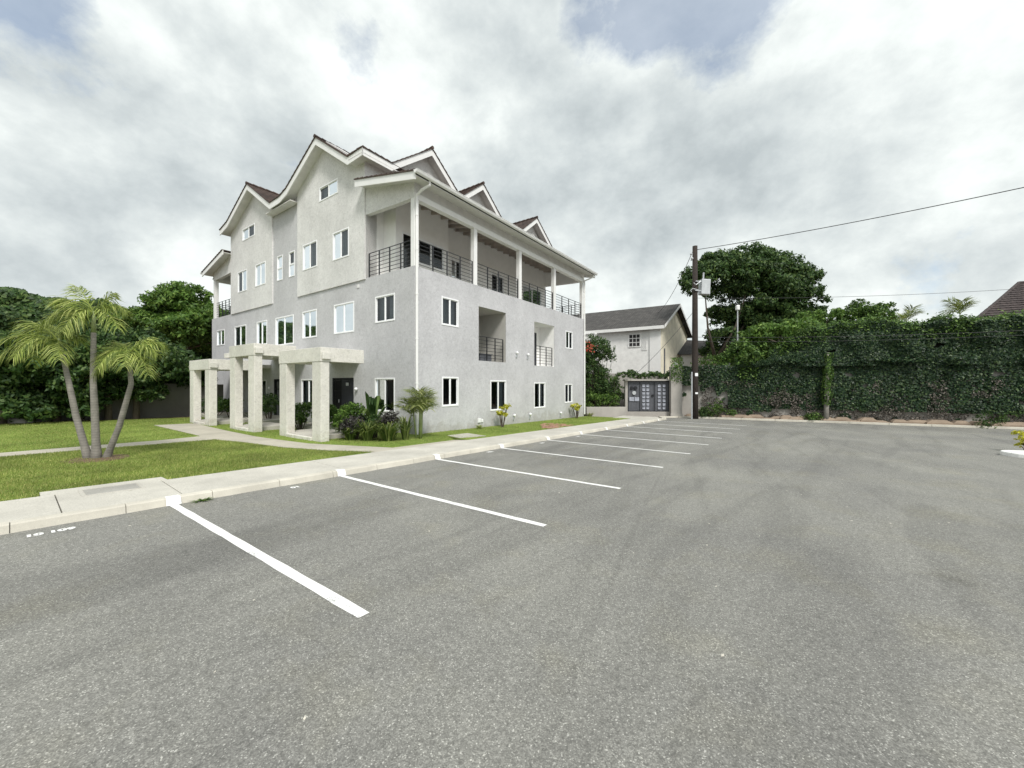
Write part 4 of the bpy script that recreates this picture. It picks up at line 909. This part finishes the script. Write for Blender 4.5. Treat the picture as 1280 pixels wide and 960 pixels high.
# ------------------------------------------------------------------ mailbox enclosure, pillar, low wall
MBx, MBd = 10.2, 29.0; mg = gz(MBx, MBd)
me_ = empty('mailbox_enclosure', (MBx, MBd, mg), R_(-3), label='grey metal meter and mailbox bank with rows of small doors under an ivy ledge', cat='mailboxes')
MB().box(-1.7, 1.75, -.1, .4, -.3, .38).build('plinth', M['sitewall'], me_, bevel=.01)
MB().box(-1.75, 1.6, -.25, .5, 2.68, 2.80).build('roof_slab', M['sitewall'], me_, bevel=.01)
MB().box(-1.68, -1.5, -.02, .3, .38, 2.68).box(1.58, 1.78, -.06, .3, .38, 2.68).box(-1.5, 1.58, .25, .3, .38, 2.68).build('surround', M['sitewall'], me_)
mb = MB()
for x0, x1, z0, z1 in ((-1.5, 1.58, .38, .44), (-1.5, 1.58, 2.6, 2.68), (-1.5, -1.44, .44, 2.6), (1.52, 1.58, .44, 2.6), (-.62, -.56, .44, 2.6), (.44, .5, .44, 2.6)): mb.box(x0, x1, -.02, .04, z0, z1)
mb.build('frame', M['black'], me_)
mb = MB(); x = -1.42
while x < 1.5: mb.box(x, x+.1, .02, .035, .44, 2.6); x += .118
mb.build('door_slats', M['gate'], me_)
for cx0 in (-.42, -.12, .72, 1.08):
    for r in range(7):
        z = .55+r*.275; bx_ = MB().box(cx0, cx0+.2, -.05, .02, z, z+.19).build('mailbox', M['box'], me_, bevel=.008)
        MB().box(cx0+.03, cx0+.17, -.056, -.051, z+.13, z+.15).build('slot', M['black'], bx_)
for x in (-1.2, -.92): MB().tube([(x, .02, 2.15), (x, -.1, 2.15)], [.13, .12], 12).build('meter', M['black'], me_)
MB().tube([(-1.03, .02, 1.78), (-1.03, -.08, 1.78)], [.15, .14], 14).build('meter', M['galv'], me_)
for x in (-1.38, -1.0): MB().box(x, x+.34, -.05, .02, 1.16, 1.45).build('meter_box', M['box'], me_, bevel=.01)
MB().box(.28, .40, -.05, .02, 1.5, 1.66).build('lock', M['black'], me_)
t = wall_at(845); pl = empty('gate_pillar', (12.08, 28.55, gz(12.08, 28.55)), R_(-8), label='pale square pillar with vine on top right of the mailbox enclosure', cat='pillar')
MB().box(-.38, .40, -.25, .3, -.3, 3.75).build('shaft', M['sitewall'], pl, bevel=.02); MB().box(-.42, .44, -.29, .34, -.3, .28).build('base', M['sitewall'], pl, bevel=.02)
mb = MB(); ball(mb, (-.02, 0, 3.9), .17); mb.build('cap_lamp', M['white'], pl, smooth=True)
tt = 2.5+1.9*rng.random(420)**.8
tk = tt; xs = rng.uniform(-.42, .44, len(tk)); leaves('foliage', np.stack([xs, rng.uniform(-.40, -.25, len(tk)), tk], 1), np.tile(np.array([0, -1.0, .2]), (len(tk), 1)), .11, M['leafM'], pl, asp=.7)
lw = MB(); a_ = bw(15.1, .6); 
P = [(5.3, 27.4), (8.55, 28.75), (8.45, 29.0), (5.2, 27.65)]
lw.prism(P, lambda x, y: gz(x, y, -.3), lambda x, y: gz(x, y, .72)); lw.build('low_wall', M['sitewall'], label='low plain concrete retaining wall left of the mailbox enclosure', cat='wall', bevel=.02)
MB().prism([(5.2, 27.7), (8.5, 29.0), (8.5, 33), (2, 33)], lambda x, y: gz(x, y, -.3), lambda x, y: gz(x, y, .66)).build('raised_bed', M['soil'], kind='structure')
# back wall behind the bed
MB().prism([(1.5, 32.6), (12.2, 30.2), (12.3, 30.45), (1.6, 32.9)], lambda x, y: gz(x, y, -.3), lambda x, y: gz(x, y, 3.3)).build('rear_wall', M['sitewall'], label='rendered rear boundary wall hidden behind the flowering hedge', cat='wall')
cl = [((x, random.uniform(-.4, .3), random.uniform(.2, .55)), random.uniform(.35, .5), .7) for x in np.linspace(-1.9, 1.7, 11)]
shrub('hanging_ivy', (MBx, MBd+.1, mg+2.72), cl, 'leafD', .13, 1500, 'dark ivy mound growing over the mailbox enclosure roof', cat='ivy')
cl = [((random.uniform(-3.0, 1.7), random.uniform(-.6, .6), random.uniform(.6, 5.2)), random.uniform(.55, .9), .9) for _ in range(70)]
cl = [c for c in cl if c[0][2] < 5.0-max(0, c[0][0]-.2)*1.2]
frd = [((random.uniform(-1.6, 1.5), random.uniform(-.3, .3), random.uniform(4.0, 5.5)), random.uniform(.3, .5), 1.2) for _ in range(18)]
cl = cl+frd
hb = shrub('flowering_hedge', (6.6, 30.3, gz(6.6, 30.3)+.3), cl, 'leafD', .14, 1100, 'tall dark hedge with red flowers between the building and neighbour house', cat='hedge')
k = 90; leaves('flowers', np.stack([rng.normal(-1.0, .4, k), rng.uniform(-1.3, -.9, k), rng.normal(4.9, .2, k)], 1), np.tile(np.array([0, -1.0, .5]), (k, 1)), .12, M['red'], hb, asp=.9)
for i in range(26):
    a = random.uniform(0, 6.28); x = random.uniform(-1.6, 1.9); h = random.uniform(4.4, 5.6)-max(0, x)*.5
shrub('bush', (6.9, 28.9, gz(6.9, 28.9)+.6), hd(-1.5, 1.3, -.3, .4, .1, 1.0, 20, .38), 'leafB', .12, 700, 'light green bushes on top of the low concrete wall', cat='bush')
shrub('bush', (7.8, 29.4, gz(7.8, 29.4)+.6), hd(-.5, .5, -.2, .3, .3, 2.2, 12, .34), 'leafM', .14, 600, 'taller leafy bush against the left side of the mailbox enclosure', cat='bush')

# ------------------------------------------------------------------ neighbour house
nh = empty('neighbour_house', (13.8, 36.0, 0), label='pale two-storey house with grey shingle roof beyond the mailbox enclosure', cat='house')
fv = Vector((-6.3, 4.0, 0)).normalized(); gv = Vector((6.2, 8.1, 0)).normalized(); gw = 10.2; fl = 16.0; ez = 7.35; az = 9.95
def hp(a, g, z): v = fv*a+gv*g; return (v.x, v.y, z)
MB().add([hp(0, 0, -1.5), hp(fl, 0, -1.5), hp(fl, 0, ez), hp(0, 0, ez)], [(0, 1, 2, 3)]).build('front_wall', M['palewall'], nh)
MB().add([hp(0, 0, -1.5), hp(0, gw, -1.5), hp(0, gw, ez), hp(0, gw/2, az-.1), hp(0, 0, ez)], [(0, 1, 2, 3, 4)]).build('gable_wall', M['creamwall'], nh)
MB().add([hp(fl, 0, -1.5), hp(fl, gw, -1.5), hp(fl, gw, ez), hp(fl, gw/2, az-.1), hp(fl, 0, ez)], [(0, 1, 2, 3, 4)]).build('gable_wall', M['creamwall'], nh)
ov = .5; sl_ = (az-ez)/(gw/2)
mb = MB()
for g0_, g1_ in ((-ov, gw/2), (gw+ov, gw/2)):
    z0 = ez-ov*sl_; q = [hp(-ov, g0_, z0+.12), hp(fl+ov, g0_, z0+.12), hp(fl+ov, g1_, az+.12), hp(-ov, g1_, az+.12)]; b_ = [(x, y, z-.14) for x, y, z in q]
    mb.add(q+b_, [(0, 1, 2, 3), (4, 5, 6, 7), (0, 1, 5, 4), (1, 2, 6, 5), (2, 3, 7, 6), (3, 0, 4, 7)])
ro = mb.build('roof', M['shingle'], nh)
mb = MB(); z0 = ez-ov*sl_
mb.add([hp(-ov, -ov-.03, z0-.2), hp(fl, -ov-.03, z0-.2), hp(fl, -ov-.03, z0+.1), hp(-ov, -ov-.03, z0+.1)], [(0, 1, 2, 3)])
for g0_, g1_ in ((-ov, gw/2), (gw+ov, gw/2)): mb.add([hp(-ov-.03, g0_, z0-.2), hp(-ov-.03, g1_, az-.2), hp(-ov-.03, g1_, az+.12), hp(-ov-.03, g0_, z0+.12)], [(0, 1, 2, 3)])
mb.build('fascia', M['white'], ro)
mb = MB()
def hbx(mb, a0, a1, g0_, g1_, z0_, z1_): mb.add([hp(a, g, z) for z in (z0_, z1_) for g in (g0_, g1_) for a in (a0, a1)], [(0, 2, 3, 1), (4, 5, 7, 6), (0, 1, 5, 4), (2, 6, 7, 3), (0, 4, 6, 2), (1, 3, 7, 5)])
hbx(mb, 1.75, 2.95, -.06, .05, 5.35, 6.65)
wnd = mb.build('window', M['white'], nh)
for i in range(3):
    for j in range(3):
        mb = MB(); hbx(mb, 1.85+.345*i, 2.13+.345*i, -.075, -.062, 5.45+.39*j, 5.77+.39*j); mb.build('pane', M['dark'], wnd)
mb = MB(); hbx(mb, -.05, .9, -.12, .0, -1.5, 6.95); mb.build('corner_panel', M['white'], nh)
mb = MB()
for i in range(5): hbx(mb, 1.2+i*.0+.1*i, 1.26+.1*i, -.05, 0, 5.0, 6.9)
mb.build('shutter', M['white'], nh)
mb = MB(); hbx(mb, 6.2, 10.5, -1.2, 0, -1.5, 6.5); mb.build('bay', M['palewall'], nh); mb = MB(); hbx(mb, 5.9, 6.1, -.6, -.4, -1.5, 6.9); mb.build('post', M['white'], nh)
MB().tube([hp(-.06, 1.2, 5.2), hp(-.06, 1.2, -1)], .07, 8).build('drainpipe', M['gate'], nh)
# distant grey roof right of it
dh = empty('distant_house', (19.5, 41, 0), label='small far house with grey roof showing behind the utility pole', cat='house')
MB().box(-1.5, 3.5, 0, 6, -2, 4.9).build('wall', M['palewall'], dh); MB().add([(-2.2, -.4, 4.9), (4, -.4, 4.9), (3.2, 3, 6.7), (-2.2, 3, 6.9), (-2.2, 6.4, 4.9), (4, 6.4, 4.9)], [(0, 1, 2, 3), (3, 2, 5, 4), (1, 5, 2)]).build('roof', M['shingle'], dh)
# right-hand hip roof
rh = empty('right_house', (37.5, 29.5, 0), label='house with dark ribbed hip roof rising above the creeper at the right edge', cat='house')
# eave corner at left, ridge behind
e0, e1, e2, e3 = (-2.0, 0, 6.75), (10, -5.5, 6.75), (15.5, 4.5, 6.75), (7.2, 9.5, 6.75); r0_, r1_ = (5.0, 2.9, 10.3), (9.6, 0.9, 10.3)
MB().add([e0, e1, e2, e3, r0_, r1_], [(0, 1, 5, 4), (1, 2, 5), (2, 3, 4, 5), (3, 0, 4)]).build('roof', M['tileR'], rh)
mb = MB(); n_rows = 16
for i in range(n_rows):
    f = (i+.2)/n_rows; a = Vector(e0).lerp(Vector(r0_), f); b_ = Vector(e1).lerp(Vector(r1_), f); c_ = Vector(e3).lerp(Vector(r0_), f)
    mb.tube([tuple(a+Vector((0, 0, .02))), tuple(b_+Vector((0, 0, .02)))], .045, 5); mb.tube([tuple(a+Vector((0, 0, .02))), tuple(c_+Vector((0, 0, .02)))], .045, 5)
for a, b_ in ((e0, r0_), (e1, r1_), (r0_, r1_)): mb.tube([a, b_], .11, 6)
mb.build('tile_course', M['tileR'], bpy.data.objects['roof.004'] if False else rh)
mb = MB()
for a, b_ in ((e0, e1), (e0, e3)):
    a = Vector(a); b_ = Vector(b_); mb.add([tuple(a), tuple(b_), tuple(b_-Vector((0, 0, .3))), tuple(a-Vector((0, 0, .3)))], [(0, 1, 2, 3)])
mb.build('fascia', M['white'], rh)
MB().prism([(-1.2, .5), (9.6, -4.7), (13.6, 4.2), (6.6, 8.6)], -2, 6.6).build('wall', M['creamwall'], rh)

# ------------------------------------------------------------------ trees beyond the wall
def dm(px, py, d, ground=None):     # crown reference
    x = (px-640)/483*d; return x, d, 1.8+(480-py)/483*d
cl = []
for (px_, py_, r_, dd) in ((880, 352, 2.0, 35), (905, 338, 2.1, 35.5), (935, 332, 2.2, 36), (965, 340, 2.3, 36), (992, 352, 2.1, 36), (1008, 372, 1.6, 35), (950, 362, 2.4, 37), (915, 365, 2.0, 36), (868, 362, 1.2, 34.5), (985, 382, 1.9, 36), (890, 330, 1.3, 35.5), (925, 398, 2.0, 36.5), (955, 408, 2.0, 36), (1000, 402, 1.7, 36), (905, 425, 1.8, 36.5), (935, 432, 2.0, 36.5), (975, 400, 1.8, 35.5), (985, 425, 1.8, 36), (915, 455, 1.8, 36), (962, 380, 1.5, 34.5), (895, 392, 1.0, 37), (912, 400, 1.7, 37.5), (930, 415, 1.9, 38), (948, 392, 1.8, 37.5), (900, 440, 1.6, 38), (965, 440, 2.0, 38), (1008, 395, 1.5, 35.5), (940, 345, 1.8, 34.5), (975, 362, 1.7, 34.5)):
    x, y, z = dm(px_, py_, dd); cl.append(((x-19.0, y-36, z+.9), r_, .72))
tree('shade_tree', (19.0, 36, -.8), 5.0, cl, 'leafD', .30, 900, 'largest tree, broad rounded dark crown behind the utility pole', tr=.34)
def far_tree(px, py_top, d, rx, rz, nm, lbl, m='leafM', n=14, r0=.8, r1=1.3, size=.24, per=520, zc=None):
    x, y, zt = dm(px, py_top, d); g_ = gz(x, y); H = zt-g_; cl = dome(0, 0, H-rz-.3, rx, rx*.7, rz, n, r0, r1, .75)
    return tree(nm, (x, y, g_), max(1.5, H-rz*1.3), cl, m, size, per, lbl, tr=.2)
far_tree(1082, 378, 31, 2.4, 1.5, 'garden_tree', 'small rounded dark green tree above the middle of the creeper', 'leafM', 13, .7, 1.1)
far_tree(975, 396, 28.6, 2.6, 1.3, 'mango_tree', 'light green tree with drooping leaves in front of the big dark crown', 'leafB', 16, .7, 1.0, .26)
far_tree(1028, 388, 29.5, 2.0, 1.3, 'garden_tree', 'pale green tree between the big crown and the small rounded tree', 'leafB', 12, .7, 1.0)
far_tree(935, 428, 28.3, 2.0, 1.2, 'garden_tree', 'loose leafy tree just above the wall right of the pole', 'leafM', 14, .6, .9)
far_tree(893, 440, 29.2, 1.4, 1.0, 'garden_tree', 'thin grey-green tree between the pole and the leafy trees', 'leafM', 8, .4, .7, .18, 300)
far_tree(1110, 398, 27.6, 1.6, .8, 'garden_tree', 'low tree topping the creeper right of the small rounded tree', 'leafM', 8, .5, .8)
x, y, z = dm(1133, 393, 29); smallpalm('yard_palm', (x, y, z-1.1), 1, .8, 'dark palm tuft peeping over the middle of the creeper', 'frond', 9, 1.3)
x, y, z = dm(1200, 385, 27); t = smallpalm('yard_palm', (x, y, z-1.0), 1, .8, 'palm tuft beside the dark ribbed roof', 'frond', 9, 1.3)
for nm in ('yard_palm', 'yard_palm.001'):
    o = bpy.data.objects[nm]; g_ = gz(o.location.x, o.location.y); MB().tube([(0, 0, g_-o.location.z-.2), (0, 0, .1)], [.14, .08], 8).build('trunk', M['palmbark'], o)
# lamp post and distant growth behind
x, y, z = dm(922, 388, 30.4); lp = empty('street_lamp', (x, y, gz(x, y)), label='thin grey lamp post with white head among the trees right of the pole', cat='street lamp')
H = z-gz(x, y); MB().tube([(0, 0, 0), (0, 0, H)], [.06, .045], 8).build('post', M['galv'], lp); MB().box(-.14, .14, -.14, .12, H, H+.42).build('lamp_head', M['white'], lp, bevel=.08)

# ------------------------------------------------------------------ left side: wall, trees, hedge
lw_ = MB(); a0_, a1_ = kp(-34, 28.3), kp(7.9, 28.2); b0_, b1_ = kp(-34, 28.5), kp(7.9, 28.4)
lw_.prism([a0_[:2], a1_[:2], b1_[:2], b0_[:2]], lambda x, y: gz(x, y, -.3), lambda x, y: gz(x, y, 1.95)); lw_.build('garden_wall', M['shadewall'], label='grey rendered garden wall in shade at the back of the lawn', cat='wall')  # grey wall, its colour darkened to hold the shade behind the lawn
cnt = 0
lt = [(-24.0, 32.0, 336, 232, 3.6, 3.6, 34, 'leafB', 'tall bright green tree beside the left end of the building', 1.0, 1.5, .30),
      (-21.9, 22.0, 396, 198, 1.9, 2.3, 18, 'leafD', 'mid green tree overhanging the garden wall right of the palm', .8, 1.2, .26)]
for (x, y, pyt, px_, rx, rz, n, m_, lb, r0, r1, sz) in lt:
    x = (px_-640)/483*y; g_ = gz(x, y); zt = 1.8+(480-pyt)/483*y; H = zt-g_
    cl = dome(0, 0, H-rz-1.6, rx, rx*.8, rz, n, r0, r1, .85)+dome(0, 0, H*.45, rx*.8, rx*.6, 1.2, 8, r0*.8, r1*.9, .85)
    tree('garden_tree', (x, y, g_), H*.45, cl, m_, sz, 700, lb, tr=.22)
row = [(2, 16.6, 404, 'leafD'), (70, 17.9, 406, 'leafD'), (100, 18.4, 400, 'leafD'), (135, 19.1, 404, 'leafD'), (170, 20.0, 400, 'leafD')]
lbs = ['dark tree at the left edge behind the palm fronds', 'dark tree behind the left palm crown', 'dense tree directly behind the three palm trunks', 'dark tree just right of the middle palm trunk', 'leafy tree behind the right palm trunk']
for (px_, d, pyt, m_), lb in zip(row, lbs):
    x = (px_-640)/483*d; g_ = gz(x, d); H = 1.8+(480-pyt)/483*d-g_
    cl = dome(0, 0, H*.55, 1.6, 1.1, H*.32, 13, .7, 1.05, .9)+[((random.uniform(-1.3, 1.3), random.uniform(-.7, .5), random.uniform(.5, H*.5)), random.uniform(.45, .75), .9) for _ in range(13)]
    tree('wall_tree', (x, d, g_), H*.4, cl, m_, .21, 950, lb, tr=.13, group='trees along the garden wall')
# far clipped tree line on the left
t = empty('tree_line', (-38, 33, -.2), label='long dark even-topped tree line on the far left horizon', cat='trees', kind='stuff')
k = 42000; xx = rng.uniform(-18, 16, k); zt_ = 8.6+.7*vnoise(xx*.45, xx*0, 4)+.4*vnoise(xx*1.6, xx*0, 8)-.05*xx; zz2 = zt_*(rng.random(k)**.45)
yy = -2.2*np.sqrt(np.clip(1-(zz2/zt_)**4, 0, 1))-.9*vnoise(xx*.9, zz2*1.1, 6)+rng.normal(0, .15, k)
leaves('foliage', np.stack([xx, yy, zz2], 1), np.tile(np.array([.3, -1.0, .6]), (k, 1)), .36, M['leafD'], t, asp=.55)
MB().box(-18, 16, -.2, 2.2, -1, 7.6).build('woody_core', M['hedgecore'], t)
t.rotation_euler = (0, 0, .55)
# wrapped column plant and planter at the wall
x, y = (36-640)/483*17.3, 17.3; g_ = gz(x, y)+.07
shrub('conifer_shrub', (x, y, g_), [((0, 0, .2+.14*i), .20-.015*i, 1.3) for i in range(8)], 'grassy', .08, 5000, 'small upright yellow-green conifer at the back of the lawn', cat='shrub')
x2 = (27-640)/483*17.0; MB().box(-.35, .35, -.15, .15, -.05, .2).build('planter', M['sitewall'], label='low grey concrete planter beside the yellow-green conifer', cat='planter', bevel=.02)
bpy.data.objects['planter'].location = (x2, 17.0, gz(x2, 17.0)+.08)

# ------------------------------------------------------------------ island kerb and yellow bush at the right edge
q = kp(19.0, -5.0); ik = MB(); pts = []
for i in range(12): a = math.pi*.5+math.pi*i/11; pts.append((.38*math.cos(a)*1.0, .42*math.sin(a)))
pts += [(4, -.42), (4, .42)]
isl = empty('traffic_island', (15.6, 11.85, gz(15.6, 11.85)), R_(-12), label='rounded white island kerb nose at the right edge of the lot', cat='island')
mb = MB(); mb.prism(pts, -.08, .13); mb.build('kerb_ring', M['paint'], isl, bevel=.035)
cl = [((random.uniform(-.3, .3), random.uniform(-.3, .3), random.uniform(.35, .95)), random.uniform(.14, .2), .8) for _ in range(12)]
shrub('croton_bush', (16.98, 12.6, gz(16.98, 12.6)-.18), cl, 'yellow', .10, 2600, 'yellow leafed bush cut by the right edge above the island', cat='bush')
# scattered small litter on the asphalt
mb = MB()
for i in range(150):
    s_, p_ = random.uniform(-1, 16), random.uniform(-6, 7.4); x, y, z = kp(s_, p_)
    if y < 1.5: continue
    r = random.uniform(.008, .022); a = random.uniform(0, 3); c_, d_ = math.cos(a)*r, math.sin(a)*r
    mb.add([(x-c_, y-d_, z+.003), (x+d_*.6, y-c_*.6, z+.004), (x+c_, y+d_, z+.008), (x-d_*.6, y+c_*.6, z+.004)], [(0, 1, 2, 3)])
mb.build('leaf_litter', M['kerb'], label='scattered tiny pale leaf bits on the asphalt', cat='litter', kind='stuff')
